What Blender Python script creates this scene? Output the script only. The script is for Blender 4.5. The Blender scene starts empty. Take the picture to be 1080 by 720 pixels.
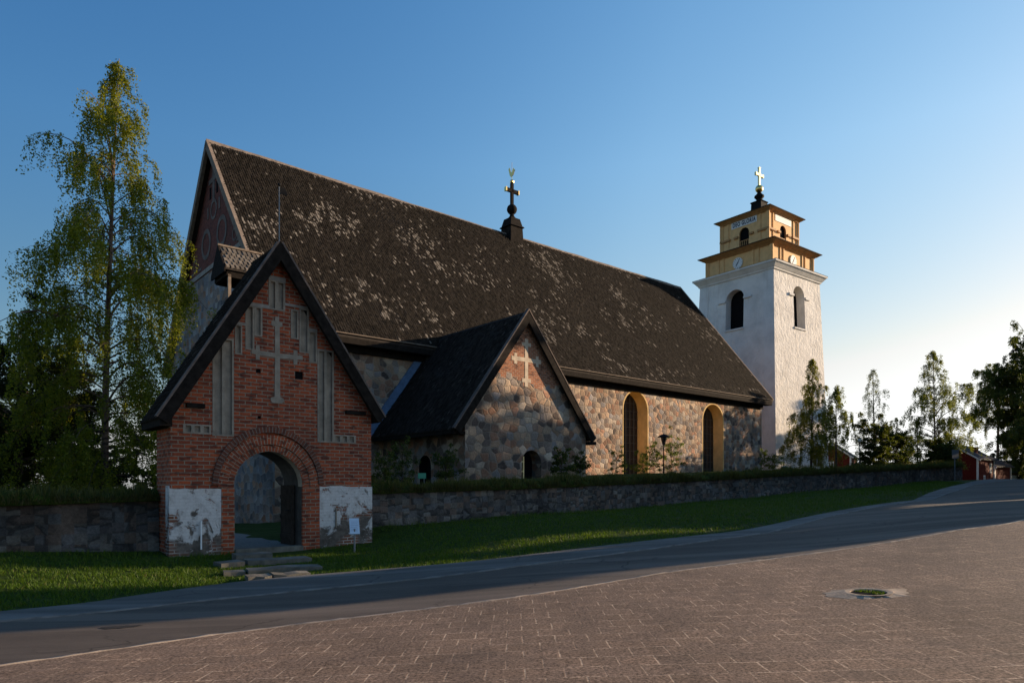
import bpy, math, random
import numpy as np
from mathutils import Vector, noise
from mathutils.geometry import tessellate_polygon

R = math.radians
scene = bpy.context.scene
COL = scene.collection

# ------------------------------------------------------------------ camera
EYE = 1.7
cam = bpy.data.cameras.new('camera')
cam.sensor_width = 36.0
cam.lens = 24.0
cam.shift_y = (512 - 360) / 1080.0
cam.clip_start = 0.1
cam.clip_end = 4000
camo = bpy.data.objects.new('camera', cam)
COL.objects.link(camo)
camo.location = (0, 0, EYE)
camo.rotation_euler = (R(90), 0, 0)
scene.camera = camo

# ------------------------------------------------------------------ light
SUN_DIR = Vector((0.9482, 0.3177, 0.0)).normalized()      # horizontal direction towards the sun
SUN_EL = 13.0
world = bpy.data.worlds.new('World')
scene.world = world
world.use_nodes = True
wn = world.node_tree
wn.nodes.clear()
w_out = wn.nodes.new('ShaderNodeOutputWorld')
w_bg = wn.nodes.new('ShaderNodeBackground')
w_sky = wn.nodes.new('ShaderNodeTexSky')
w_sky.sky_type = 'NISHITA'
w_sky.sun_disc = False
w_sky.sun_elevation = R(SUN_EL)
w_sky.sun_rotation = math.atan2(SUN_DIR.x, SUN_DIR.y)
w_sky.altitude = 0
w_sky.air_density = 1.0
w_sky.dust_density = 0.25
w_sky.ozone_density = 1.6
w_bg.inputs['Strength'].default_value = 0.107
# grade of the sky: deeper blue away from the sun, paler towards it (a polarised, contrasty evening sky)
def wmath(op, a, b):
    n = wn.nodes.new('ShaderNodeMath'); n.operation = op
    for k, q in ((0, a), (1, b)):
        if isinstance(q, (int, float)): n.inputs[k].default_value = q
        else: wn.links.new(q, n.inputs[k])
    return n.outputs[0]
w_co = wn.nodes.new('ShaderNodeTexCoord')
w_dot = wn.nodes.new('ShaderNodeVectorMath'); w_dot.operation = 'DOT_PRODUCT'
wn.links.new(w_co.outputs['Generated'], w_dot.inputs[0]); w_dot.inputs[1].default_value = SUN_DIR
w_mr = wn.nodes.new('ShaderNodeMapRange'); wn.links.new(w_dot.outputs['Value'], w_mr.inputs[0])
for k, q in enumerate((-0.32, 0.45, 1.0, 1.46)): w_mr.inputs[k + 1].default_value = q
w_z = wn.nodes.new('ShaderNodeSeparateXYZ'); wn.links.new(w_co.outputs['Generated'], w_z.inputs[0])
w_hz = wn.nodes.new('ShaderNodeMapRange'); wn.links.new(w_z.outputs[2], w_hz.inputs[0])
for k, q in enumerate((0.08, 0.42, 0.62, 1.0)): w_hz.inputs[k + 1].default_value = q
w_sep = wn.nodes.new('ShaderNodeSeparateColor'); wn.links.new(w_sky.outputs[0], w_sep.inputs[0])
w_cmb = wn.nodes.new('ShaderNodeCombineColor')
ch_ = []
for k, (c_, p_, e_) in enumerate(((0.405, 1.60, 2.15), (0.675, 1.10, 1.42), (1.19, 0.74, 0.95))):
    x_ = wmath('MULTIPLY', wmath('POWER', w_sep.outputs[k], p_), c_)
    x_ = wmath('MULTIPLY', x_, wmath('POWER', w_mr.outputs[0], e_))
    x_ = wmath('MULTIPLY', x_, w_hz.outputs[0])
    ch_.append(wmath('MINIMUM', x_, 6.0))
w_mp = wn.nodes.new('ShaderNodeMapping'); wn.links.new(w_co.outputs['Generated'], w_mp.inputs[0]); w_mp.inputs['Scale'].default_value = (2.2, 2.2, 17.0)
w_ns = wn.nodes.new('ShaderNodeTexNoise'); wn.links.new(w_mp.outputs[0], w_ns.inputs['Vector']); w_ns.inputs['Scale'].default_value = 1.7; w_ns.inputs['Detail'].default_value = 5
w_c1 = wn.nodes.new('ShaderNodeMapRange'); wn.links.new(w_ns.outputs['Fac'], w_c1.inputs[0])
for k, q in enumerate((0.50, 0.68, 0.0, 0.24)): w_c1.inputs[k + 1].default_value = q
w_c2 = wn.nodes.new('ShaderNodeMapRange'); wn.links.new(w_z.outputs[2], w_c2.inputs[0])
for k, q in enumerate((0.05, 0.22, 1.0, 0.0)): w_c2.inputs[k + 1].default_value = q
w_cl = wmath('MULTIPLY', w_c1.outputs[0], w_c2.outputs[0])
for k, q in enumerate((5.0, 5.2, 5.4)):      # thin wisps of cloud low over the horizon
    ch_[k] = wmath('ADD', wmath('MULTIPLY', ch_[k], wmath('SUBTRACT', 1.0, w_cl)), wmath('MULTIPLY', w_cl, q))
wn.links.new(wmath('MINIMUM', ch_[0], wmath('MULTIPLY', ch_[1], 0.99)), w_cmb.inputs[0])      # no orange band low in the east
wn.links.new(ch_[1], w_cmb.inputs[1])
wn.links.new(wmath('MAXIMUM', ch_[2], wmath('MULTIPLY', ch_[1], 0.98)), w_cmb.inputs[2])
wn.links.new(w_cmb.outputs[0], w_bg.inputs['Color'])
wn.links.new(w_bg.outputs[0], w_out.inputs['Surface'])

sun = bpy.data.lights.new('sun', 'SUN')
sun.energy = 5.0
sun.angle = R(0.5)
sun.color = (1.0, 0.755, 0.51)
suno = bpy.data.objects.new('sun', sun)
COL.objects.link(suno)
sv = Vector((SUN_DIR.x * math.cos(R(SUN_EL)), SUN_DIR.y * math.cos(R(SUN_EL)), math.sin(R(SUN_EL))))
suno.rotation_euler = (-sv).to_track_quat('-Z', 'Y').to_euler()
suno.location = (60, 20, 40)

vs = scene.view_settings
vs.view_transform = 'Standard'
vs.look = 'None'
vs.exposure = 0.84
vs.gamma = 1.0
vs.use_curve_mapping = False
scene.cycles.max_bounces = 6
scene.cycles.diffuse_bounces = 3
scene.cycles.transparent_max_bounces = 6

# ------------------------------------------------------------------ node helpers
class Mat:
    def __init__(s, name, rough=0.8, spec=0.3):
        s.m = bpy.data.materials.new(name)
        s.m.use_nodes = True
        s.t = s.m.node_tree
        s.b = s.t.nodes['Principled BSDF']
        s.b.inputs['Roughness'].default_value = rough
        s.b.inputs['Specular IOR Level'].default_value = spec
        s._co = None
    def node(s, typ, **kw):
        n = s.t.nodes.new(typ)
        for k, v in kw.items():
            setattr(n, k, v)
        return n
    def put(s, sock, v):
        if v is None: return
        if hasattr(v, 'is_output') or isinstance(v, bpy.types.NodeSocket):
            s.t.links.new(v, sock)
        elif isinstance(v, (tuple, list)) and len(v) == 3 and sock.type == 'RGBA':
            sock.default_value = (*v, 1)
        else:
            sock.default_value = v
    def obj(s):
        return s.coord('Object')
    def coord(s, k):
        if s._co is None: s._co = s.node('ShaderNodeTexCoord')
        return s._co.outputs[k]
    def mapping(s, v, scale=(1, 1, 1), rot=(0, 0, 0), loc=(0, 0, 0)):
        n = s.node('ShaderNodeMapping')
        s.put(n.inputs['Vector'], v)
        n.inputs['Scale'].default_value = scale
        n.inputs['Rotation'].default_value = rot
        n.inputs['Location'].default_value = loc
        return n.outputs[0]
    def noise(s, v, scale=5, detail=4, rough=0.55, out='Fac', dist=0.0):
        n = s.node('ShaderNodeTexNoise')
        s.put(n.inputs['Vector'], v)
        n.inputs['Scale'].default_value = scale
        n.inputs['Detail'].default_value = detail
        n.inputs['Roughness'].default_value = rough
        n.inputs['Distortion'].default_value = dist
        return n.outputs[out]
    def voronoi(s, v, scale=2, feature='F1', out='Distance', rnd=1.0):
        n = s.node('ShaderNodeTexVoronoi', feature=feature)
        s.put(n.inputs['Vector'], v)
        n.inputs['Scale'].default_value = scale
        n.inputs['Randomness'].default_value = rnd
        return n.outputs[out]
    def math(s, op, a, b=None, c=None, clamp=False):
        n = s.node('ShaderNodeMath', operation=op, use_clamp=clamp)
        s.put(n.inputs[0], a); s.put(n.inputs[1], b)
        if c is not None: s.put(n.inputs[2], c)
        return n.outputs[0]
    def vmath(s, op, a, b=None, scale=None):
        n = s.node('ShaderNodeVectorMath', operation=op)
        s.put(n.inputs[0], a)
        if b is not None: s.put(n.inputs[1], b)
        if scale is not None: n.inputs['Scale'].default_value = scale
        return n.outputs[0]
    def maprange(s, v, a, b, c=0.0, d=1.0, smooth=False):
        n = s.node('ShaderNodeMapRange', clamp=True)
        if smooth: n.interpolation_type = 'SMOOTHSTEP'
        s.put(n.inputs[0], v)
        for i, x in enumerate((a, b, c, d)): n.inputs[i + 1].default_value = x
        return n.outputs[0]
    def ramp(s, v, stops, mode='LINEAR'):
        n = s.node('ShaderNodeValToRGB')
        cr = n.color_ramp
        cr.interpolation = mode
        while len(cr.elements) < len(stops): cr.elements.new(0.5)
        for e, (p, c) in zip(cr.elements, stops):
            e.position = p; e.color = (*c, 1)
        s.put(n.inputs[0], v)
        return n.outputs[0]
    def mix(s, f, a, b, blend='MIX'):
        n = s.node('ShaderNodeMix', data_type='RGBA', blend_type=blend)
        s.put(n.inputs[0], f); s.put(n.inputs[6], a); s.put(n.inputs[7], b)
        return n.outputs[2]
    def sep(s, v, k=0):
        n = s.node('ShaderNodeSeparateXYZ'); s.put(n.inputs[0], v); return n.outputs[k]
    def attr(s, name, out='Color'):
        n = s.node('ShaderNodeAttribute', attribute_name=name); return n.outputs[out]
    def bump(s, h, strength=0.5, dist=0.02, normal=None):
        n = s.node('ShaderNodeBump')
        n.inputs['Strength'].default_value = strength
        n.inputs['Distance'].default_value = dist
        s.put(n.inputs['Height'], h)
        if normal is not None: s.put(n.inputs['Normal'], normal)
        return n.outputs[0]
    def color(s, c): s.put(s.b.inputs['Base Color'], c); return s
    def normal(s, n): s.put(s.b.inputs['Normal'], n); return s
    def rough(s, r): s.put(s.b.inputs['Roughness'], r); return s

def simple(name, c, var=0.25, scale=4.0, rough=0.8, spec=0.3, bump=0.0, bscale=30, metal=0.0, stretch=(1, 1, 1)):
    m = Mat(name, rough, spec)
    v = m.mapping(m.obj(), stretch)
    n = m.noise(v, scale, 5, 0.6)
    f = m.maprange(n, 0.3, 0.7, 1 - var, 1 + var)
    mul = m.node('ShaderNodeMix', data_type='RGBA', blend_type='MULTIPLY')
    mul.inputs[0].default_value = 1.0
    mul.inputs[6].default_value = (*c, 1)
    m.put(mul.inputs[7], f)
    m.color(mul.outputs[2])
    if bump: m.normal(m.bump(m.noise(v, bscale, 4, 0.65), bump, 0.02))
    m.b.inputs['Metallic'].default_value = metal
    return m.m

def stone_mat(name, cell, palette, mortar, mw=(0.03, 0.09), bump=1.0, wob=0.24, dirt=0.35, rnd=0.8, fade=0.35):
    """field stones: each cell of the wall surface has its own colour, pale mortar between"""
    m = Mat(name, 0.88, 0.2)
    o = m.obj()
    uv = m.coord('UV')
    w = m.noise(o, 2.2, 3, 0.55, 'Color')
    wv = m.vmath('SCALE', m.vmath('SUBTRACT', w, (0.5, 0.5, 0.5)), scale=wob)
    p = m.mapping(m.vmath('ADD', uv, wv), (1 / cell[0], 1 / cell[1], 1))
    def vor(feature, out):
        n = m.node('ShaderNodeTexVoronoi', feature=feature, voronoi_dimensions='2D')
        m.put(n.inputs['Vector'], p); n.inputs['Scale'].default_value = 1; n.inputs['Randomness'].default_value = rnd
        return n.outputs[out]
    cellc = vor('F1', 'Color'); f1 = vor('F1', 'Distance'); edge = vor('DISTANCE_TO_EDGE', 'Distance')
    fine = m.noise(o, 9, 5, 0.65)
    # rounded stones: the corners of the cells fill with mortar
    edge = m.math('SUBTRACT', edge, m.math('MULTIPLY', m.maprange(f1, 0.40, 0.64), 0.06))
    edge = m.math('ADD', edge, m.math('MULTIPLY', m.math('SUBTRACT', fine, 0.5), 0.13))
    mask = m.maprange(edge, mw[0], mw[1], 0, 1, True)
    n = len(palette)
    col = m.ramp(m.sep(cellc, 0), [(i / n, c) for i, c in enumerate(palette)], 'CONSTANT')
    br = m.maprange(m.sep(cellc, 1), 0, 1, 0.75, 1.25)
    col = m.mix(1.0, col, br, 'MULTIPLY')
    col = m.mix(1.0, col, m.maprange(m.noise(o, 16, 6, 0.7), 0.3, 0.7, 0.65, 1.3), 'MULTIPLY')
    mc = m.mix(m.noise(o, 14, 4, 0.7), [x * 0.6 for x in mortar], mortar)
    # mortar smeared over some of the stones
    smear = m.math('MULTIPLY', m.maprange(m.noise(o, 3.1, 5, 0.65), 0.5, 0.68), fade)
    col = m.mix(smear, col, mc)
    col = m.mix(mask, m.mix(0.35, mc, col), col)
    st = m.maprange(m.noise(o, 0.55, 5, 0.6), 0.35, 0.68, 1 - dirt, 1.1)
    col = m.mix(1.0, col, st, 'MULTIPLY')
    m.color(col)
    dome = m.maprange(edge, mw[0], 0.16, 0, 1, True)
    h = m.math('ADD', m.math('MULTIPLY', dome, 0.42), m.math('MULTIPLY', fine, 0.5))
    h = m.math('ADD', h, m.math('MULTIPLY', m.sep(cellc, 2), 0.2))
    m.normal(m.bump(h, bump, 0.05))
    return m.m

def brick_nodes(m, v, c1, c2, mortar, bw=0.27, rh=0.09, ms=0.011, wob=0.012):
    o = m.obj()
    w = m.vmath('SCALE', m.vmath('SUBTRACT', m.noise(o, 4.5, 3, 0.6, 'Color'), (0.5, 0.5, 0.5)), scale=wob * 2)
    vv = m.vmath('ADD', v, w)
    n = m.node('ShaderNodeTexBrick')
    n.offset = 0.5; n.squash = 1.0
    m.put(n.inputs['Vector'], vv)
    m.put(n.inputs['Color1'], c1); m.put(n.inputs['Color2'], c2); m.put(n.inputs['Mortar'], mortar)
    n.inputs['Scale'].default_value = 1.0
    n.inputs['Mortar Size'].default_value = ms
    n.inputs['Mortar Smooth'].default_value = 0.25
    n.inputs['Bias'].default_value = -0.15
    n.inputs['Brick Width'].default_value = bw
    n.inputs['Row Height'].default_value = rh
    return n.outputs['Color'], n.outputs['Fac']

def brick_mat(name, c1, c2, mortar, bw=0.27, rh=0.09, ms=0.011, bump=0.7, dark=0.5):
    m = Mat(name, 0.9, 0.2)
    col, fac = brick_nodes(m, m.coord('UV'), c1, c2, mortar, bw, rh, ms)
    o = m.obj()
    n1 = m.noise(o, 30, 5, 0.7)
    col = m.mix(1.0, col, m.maprange(n1, 0.3, 0.7, 0.65, 1.25), 'MULTIPLY')
    # single burnt bricks and soot
    n2 = m.noise(m.mapping(o, (3.2, 3.2, 9.5)), 1.0, 1, 0.5)
    col = m.mix(m.maprange(n2, 0.55, 0.66, 0, dark), col, (0.04, 0.02, 0.017))
    n3 = m.noise(o, 0.8, 4, 0.6)
    col = m.mix(m.maprange(n3, 0.45, 0.75, 0, 0.35), col, (0.07, 0.04, 0.03))
    m.color(col)
    h = m.math('SUBTRACT', m.math('MULTIPLY', n1, 0.5), fac)
    m.normal(m.bump(h, bump, 0.018))
    return m.m

# ------------------------------------------------------------------ mesh helpers
class Frame:
    def __init__(s, ox, oy, ang):
        s.o = (ox, oy); s.ang = ang; s.c = math.cos(ang); s.s = math.sin(ang)
    def w(s, a, b):
        return (s.o[0] + a * s.c - b * s.s, s.o[1] + a * s.s + b * s.c)
    def inv(s, x, y):
        x -= s.o[0]; y -= s.o[1]
        return (x * s.c + y * s.s, -x * s.s + y * s.c)
WF = Frame(0, 0, 0.0)
CF = Frame(0, 0, math.atan2(0.6463, 0.7631))           # church frame: x along the nave, y into the picture
BASE = {}

def thing(name, label, cat, frame, base, rz=0.0, group=None):
    o = bpy.data.objects.new(name, None)
    COL.objects.link(o)
    x, y = frame.w(base[0], base[1])
    o.location = (x, y, base[2])
    o.rotation_euler = (0, 0, frame.ang + rz)
    o.empty_display_size = 0.3
    o['label'] = label; o['category'] = cat
    if group: o['group'] = group
    BASE[o.name] = Vector(base)
    return o

def tag(o, label, cat, group=None):
    o['label'] = label; o['category'] = cat
    if group: o['group'] = group
    return o

class MB:
    def __init__(s):
        s.v = []; s.f = []; s.uv = {}
    def quad(s, *p, uv=None):
        i = len(s.v); s.v += [Vector(q) for q in p]
        s.f.append(tuple(range(i, i + len(p))))
        if uv: s.uv[len(s.f) - 1] = uv
        return s
    def box(s, x0, x1, y0, y1, z0, z1):
        return s.hexa([(x0, y0, z0), (x1, y0, z0), (x1, y1, z0), (x0, y1, z0),
                       (x0, y0, z1), (x1, y0, z1), (x1, y1, z1), (x0, y1, z1)])
    def hexa(s, p):
        for f in ((0, 1, 5, 4), (1, 2, 6, 5), (2, 3, 7, 6), (3, 0, 4, 7), (4, 5, 6, 7), (3, 2, 1, 0)):
            s.quad(*[p[i] for i in f])
        return s
    def frustum(s, cx, cy, wx0, wy0, z0, wx1, wy1, z1):
        a, b, c, d = wx0 / 2, wy0 / 2, wx1 / 2, wy1 / 2
        return s.hexa([(cx - a, cy - b, z0), (cx + a, cy - b, z0), (cx + a, cy + b, z0), (cx - a, cy + b, z0),
                       (cx - c, cy - d, z1), (cx + c, cy - d, z1), (cx + c, cy + d, z1), (cx - c, cy + d, z1)])
    def plate(s, outer, holes, P, thick=None, inner_sides=True, outer_sides=True, back=True):
        """outer/holes are 2-D outlines; P(x, z, depth) -> point. depth 0 is the seen face."""
        loops = [outer] + list(holes)
        pts = [q for l in loops for q in l]
        tris = tessellate_polygon([[Vector((q[0], q[1], 0)) for q in l] for l in loops])
        for t in tris:
            q = [pts[i] for i in t]
            ar = (q[1][0]-q[0][0])*(q[2][1]-q[0][1]) - (q[2][0]-q[0][0])*(q[1][1]-q[0][1])
            if ar < 0: q = q[::-1]
            s.quad(*[P(a[0], a[1], 0) for a in q])
            if thick and back: s.quad(*[P(a[0], a[1], thick) for a in q[::-1]])
        if thick:
            for k, l in enumerate(loops):
                if (k == 0 and not outer_sides) or (k > 0 and not inner_sides): continue
                s.strip(l, P, 0, thick)
        return s
    def strip(s, loop, P, d0, d1, closed=True):
        n = len(loop)
        for i in range(n if closed else n - 1):
            a, b = loop[i], loop[(i + 1) % n]
            s.quad(P(a[0], a[1], d0), P(a[0], a[1], d1), P(b[0], b[1], d1), P(b[0], b[1], d0))
        return s
    def tube(s, pts, rad, n=8, cap=True):
        pts = [Vector(p) for p in pts]
        if not hasattr(rad, '__len__'): rad = [rad] * len(pts)
        rings = []
        for i, p in enumerate(pts):
            t = (pts[min(i + 1, len(pts) - 1)] - pts[max(i - 1, 0)])
            t = t.normalized() if t.length > 1e-9 else Vector((0, 0, 1))
            u = t.cross(Vector((0.13, 0.97, 0.21)) if abs(t.y) < 0.9 else Vector((1, 0, 0))).normalized()
            w = t.cross(u)
            rings.append([p + (u * math.cos(2 * math.pi * k / n) + w * math.sin(2 * math.pi * k / n)) * rad[i] for k in range(n)])
        i0 = len(s.v)
        for r in rings: s.v += r
        for i in range(len(rings) - 1):
            for k in range(n):
                s.f.append((i0 + i * n + k, i0 + i * n + (k + 1) % n, i0 + (i + 1) * n + (k + 1) % n, i0 + (i + 1) * n + k))
        if cap:
            s.f.append(tuple(i0 + k for k in range(n))[::-1])
            s.f.append(tuple(i0 + (len(rings) - 1) * n + k for k in range(n)))
        return s
    def lathe(s, cx, cy, prof, n=16):
        i0 = len(s.v)
        for r, z in prof:
            for k in range(n):
                s.v.append(Vector((cx + r * math.cos(2 * math.pi * k / n), cy + r * math.sin(2 * math.pi * k / n), z)))
        for i in range(len(prof) - 1):
            for k in range(n):
                s.f.append((i0 + i * n + k, i0 + i * n + (k + 1) % n, i0 + (i + 1) * n + (k + 1) % n, i0 + (i + 1) * n + k))
        return s
    def ball(s, c, r, n=12, sq=1.0):
        prof = [(max(1e-4, r * math.sin(math.pi * i / n)), c[2] - sq * r * math.cos(math.pi * i / n)) for i in range(n + 1)]
        return s.lathe(c[0], c[1], prof, n + 4)
    def build(s, name, mat, parent=None, base=None, smooth=False, bevel=0.0, split=False):
        if split:
            par = {}
            def find(k):
                while par[k] != k: par[k] = par[par[k]]; k = par[k]
                return k
            keys = []
            for f_ in s.f:
                ks = [tuple(round(c, 4) for c in s.v[i]) for i in f_]
                for k in ks: par.setdefault(k, k)
                for k in ks[1:]: par[find(k)] = find(ks[0])
                keys.append(ks[0])
            groups = {}
            for i, k in enumerate(keys): groups.setdefault(find(k), []).append(i)
            out = None
            for g_ in groups.values():
                m_ = MB()
                for i in g_: m_.quad(*[s.v[j] for j in s.f[i]], uv=s.uv.get(i))
                out = m_.build(name, mat, parent, base, smooth, bevel)
            return out
        if base is None:
            base = Vector((0, 0, 0))
            q = parent
            while q is not None:
                if q.name in BASE: base = BASE[q.name]; break
                q = q.parent
        vs_ = np.array([tuple(v) for v in s.v], dtype=float).reshape(-1, 3) - np.array(base)
        me = bpy.data.meshes.new(name)
        me.from_pydata([tuple(v) for v in vs_], [], s.f)
        uvl = me.uv_layers.new(name='UVMap')
        uvs = np.zeros((len(me.loops), 2))
        for fi, p in enumerate(me.polygons):
            nrm = p.normal
            if fi in s.uv:
                for k, li in enumerate(p.loop_indices): uvs[li] = s.uv[fi][k]
                continue
            if abs(nrm.z) > 0.98:
                T = Vector((1, 0, 0)); B = Vector((0, 1, 0))
            else:
                T = Vector((0, 0, 1)).cross(nrm).normalized(); B = nrm.cross(T)
            for li in p.loop_indices:
                q = s.v[me.loops[li].vertex_index]
                uvs[li] = (q.dot(T), q.dot(B))
        uvl.data.foreach_set('uv', uvs.ravel())
        me.materials.append(mat)
        if smooth: me.polygons.foreach_set('use_smooth', [True] * len(me.polygons))
        o = bpy.data.objects.new(name, me)
        COL.objects.link(o)
        if parent is not None: o.parent = parent
        if bevel:
            bv = o.modifiers.new('bevel', 'BEVEL'); bv.width = bevel; bv.segments = 2; bv.limit_method = 'ANGLE'
        me.validate()
        return o

def mesh_np(name, v, f, mat, parent=None, tint=None, smooth=False):
    """fast mesh: v (n,3), f (m,k) all faces with k corners; tint (n,3) colour per vertex"""
    v = np.asarray(v, dtype=np.float32); f = np.asarray(f, dtype=np.int32)
    me = bpy.data.meshes.new(name)
    k = f.shape[1]
    me.vertices.add(len(v)); me.vertices.foreach_set('co', v.ravel())
    me.loops.add(f.size); me.loops.foreach_set('vertex_index', f.ravel())
    me.polygons.add(len(f))
    me.polygons.foreach_set('loop_start', np.arange(0, f.size, k, dtype=np.int32))
    me.polygons.foreach_set('loop_total', np.full(len(f), k, dtype=np.int32))
    if tint is not None:
        at = me.attributes.new('tint', 'FLOAT_COLOR', 'POINT')
        c = np.ones((len(v), 4), dtype=np.float32); c[:, :3] = tint
        at.data.foreach_set('color', c.ravel())
    if smooth: me.polygons.foreach_set('use_smooth', np.ones(len(f), dtype=bool))
    me.update(calc_edges=True)
    me.validate()
    me.materials.append(mat)
    o = bpy.data.objects.new(name, me)
    COL.objects.link(o)
    if parent is not None: o.parent = parent
    return o

def arch(x0, x1, z0, zs, zt, n=14, point=0.0):
    """outline of an arched opening, counter-clockwise from bottom left"""
    c = (x0 + x1) / 2; r = (x1 - x0) / 2
    pts = [(x0, z0), (x1, z0)]
    for i in range(n + 1):
        t = math.pi * i / n
        k = 1 - point * (1 - abs(math.cos(t))) * 0
        x = c + r * math.cos(t)
        z = zs + (zt - zs) * (math.sin(t) ** (1 - point * 0.15))
        z += point * 0.12 * r * max(0, 1 - abs(math.cos(t)) * 2.2)
        pts.append((x, z))
    return pts
def rect(x0, x1, z0, z1): return [(x0, z0), (x1, z0), (x1, z1), (x0, z1)]

def PY(y):       # plane facing -y; depth goes +y
    return lambda x, z, d: (x, y + d, z)
def PX(x):       # plane facing -x; outline (y, z)
    return lambda y, z, d: (x + d, y, z)

def shingles(name, P0, U, V, Lu, Lv, mat, parent, w=0.13, ex=0.2, t=0.03, seed=1, tintf=None, keep=None, gap=(0.80, 0.95), off=0.5):
    """a field of single wooden shingles: P0 lower corner, U along the eave, V up the slope"""
    rng = np.random.default_rng(seed)
    P0 = np.array(P0, float); U = np.array(U, float); V = np.array(V, float)
    U /= np.linalg.norm(U); V /= np.linalg.norm(V)
    Nn = np.cross(U, V)
    if Nn[2] < 0: Nn = -Nn
    nr = int(Lv / ex); nc = int(Lu / w)
    jj, ii = np.meshgrid(np.arange(nr), np.arange(nc), indexing='ij')
    jj = jj.ravel(); ii = ii.ravel()
    u0 = ii * w + (jj % 2) * w * off + rng.normal(0, 0.006, len(ii))
    v0 = jj * ex + rng.normal(0, 0.012, len(ii))
    ww = w * rng.uniform(gap[0], gap[1], len(ii))
    ok = (u0 + ww < Lu + 0.02)
    if keep is not None: ok &= keep(u0, v0)
    u0, v0, ww = u0[ok], v0[ok], ww[ok]
    n = len(u0)
    tt = t * rng.uniform(0.7, 1.6, n)
    P0 = P0[None, :] + Nn[None, :] * np.array([0.05 * noise.noise((a * 0.13, b * 0.22, seed)) + 0.012 * noise.noise((a * 0.9, b * 1.3, seed)) for a, b in zip(u0, v0)])[:, None]
    ln = np.minimum(ex * 1.9, Lv - v0 + 0.02)
    def pt(u, v, h): return P0 + u[:, None] * U + v[:, None] * V + h[:, None] * Nn
    z = np.zeros(n)
    vv = np.stack([pt(u0, v0, z - 0.01), pt(u0 + ww, v0, z - 0.01), pt(u0 + ww, v0, tt), pt(u0, v0, tt),
                   pt(u0 + ww, v0 + ln, z + 0.004), pt(u0, v0 + ln, z + 0.004)], 1).reshape(-1, 3)
    b = (np.arange(n) * 6)[:, None]
    f = np.concatenate([b + [0, 1, 2, 3], b + [3, 2, 4, 5], b + [0, 3, 5, 5], b + [1, 4, 2, 2]])
    fq = np.concatenate([b + [0, 1, 2, 3], b + [3, 2, 4, 5]])
    # sides as quads to the roof plane
    tint = np.repeat(tintf(u0, v0, rng) if tintf else np.full((n, 3), 0.05), 6, axis=0)
    base = np.array(BASE[parent.name]) if parent.name in BASE else np.array(BASE[parent.parent.name])
    return mesh_np(name, vv - base, fq, mat, parent, tint)

# ------------------------------------------------------------------ terrain
def img(px, py, Z):
    u = (px - 540) / 720.0; v = (512 - py) / 720.0
    return (u * Z, Z, EYE + v * Z)

class TPS:
    def __init__(s, pts, lam=0.02):
        p = np.array(pts, float); s.p = p[:, :2]; n = len(p)
        d = np.linalg.norm(s.p[:, None] - s.p[None], axis=2)
        K = s.k(d) + lam * np.eye(n)
        Pm = np.c_[np.ones(n), s.p]
        A = np.block([[K, Pm], [Pm.T, np.zeros((3, 3))]])
        s.c = np.linalg.solve(A, np.r_[p[:, 2], 0, 0, 0])
    @staticmethod
    def k(d): return np.where(d > 1e-9, d, 0.0) * 1.0
    def __call__(s, x, y):
        q = np.stack([np.atleast_1d(np.asarray(x, float)).ravel(), np.atleast_1d(np.asarray(y, float)).ravel()], 1)
        d = np.linalg.norm(q[:, None] - s.p[None], axis=2)
        n = len(s.p)
        return s.k(d) @ s.c[:n] + s.c[n] + q @ s.c[n + 1:]

KERB = [(0, 702, 7.4), (270, 664, 9.1), (540, 630, 10.5), (700, 604, 12.2), (810, 590, 13.2), (1010, 559, 15.2), (1080, 548, 16.3)]
FAR = [(0, 655, 10.3), (270, 628, 12.6), (540, 598, 14.3), (810, 562, 19.3), (1000, 520, 33), (1035, 510, 45)]
GRS = [(0, 645, 11.3), (122, 631, 12.6), (270, 611.5, 14.6), (392, 601, 15.6), (539, 587, 16.3), (810, 554, 21), (963, 527.5, 31), (1020, 509, 47)]
WB = [(391, 551, 22.9), (540, 541, 26.6), (720, 529, 34.5), (840, 518, 40.5), (960, 508, 50), (1016, 504.5, 56)]
FP = [img(*q) for q in KERB + FAR + GRS + WB]
FP += [(-9.04, 18.03, -0.12), (-4.51, 21.87, -0.12), (-7.5, 21.2, -0.12), (-12.4, 16.5, 0.19), (-9.7, 18.7, -0.03), (-22, 8.5, 0.0), (-11.5, 7.0, -0.45), (-14, 9.5, -0.45),
       (0, 0, 0), (0, 6, -0.03), (-5, 6.4, -0.2), (4.3, 5.7, 0.07), (7, 9.6, 0.3), (9, 0, 0.2), (-8, 0, -0.3), (0, -15, -0.3),
       (20, 22, 1.25), (30, 25, 1.45), (45, 30, 1.9), (26, 12, 1.3), (40, 5, 1.6), (60, 45, 2.2), (52, 70, 2.15), (46, 55, 2.05), (75, 80, 1.7), (60, 95, 1.2),
       (-30, 30, -0.5), (-40, -20, -0.8), (40, -20, 1.2), (-13, 36, -1.2), (-17, 42, -1.2), (10, 52, 0.4), (30, 78, 1.0), (-30, 70, -0.8)]
F = TPS(FP)
def Fz(x, y): return float(F(x, y)[0])

def ground_hit(px, py, z0=3.0):
    Z = z0
    while Z < 60:
        q = img(px, py, Z)
        if q[2] <= Fz(q[0], q[1]): return q
        Z += 0.02
    return q

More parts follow.
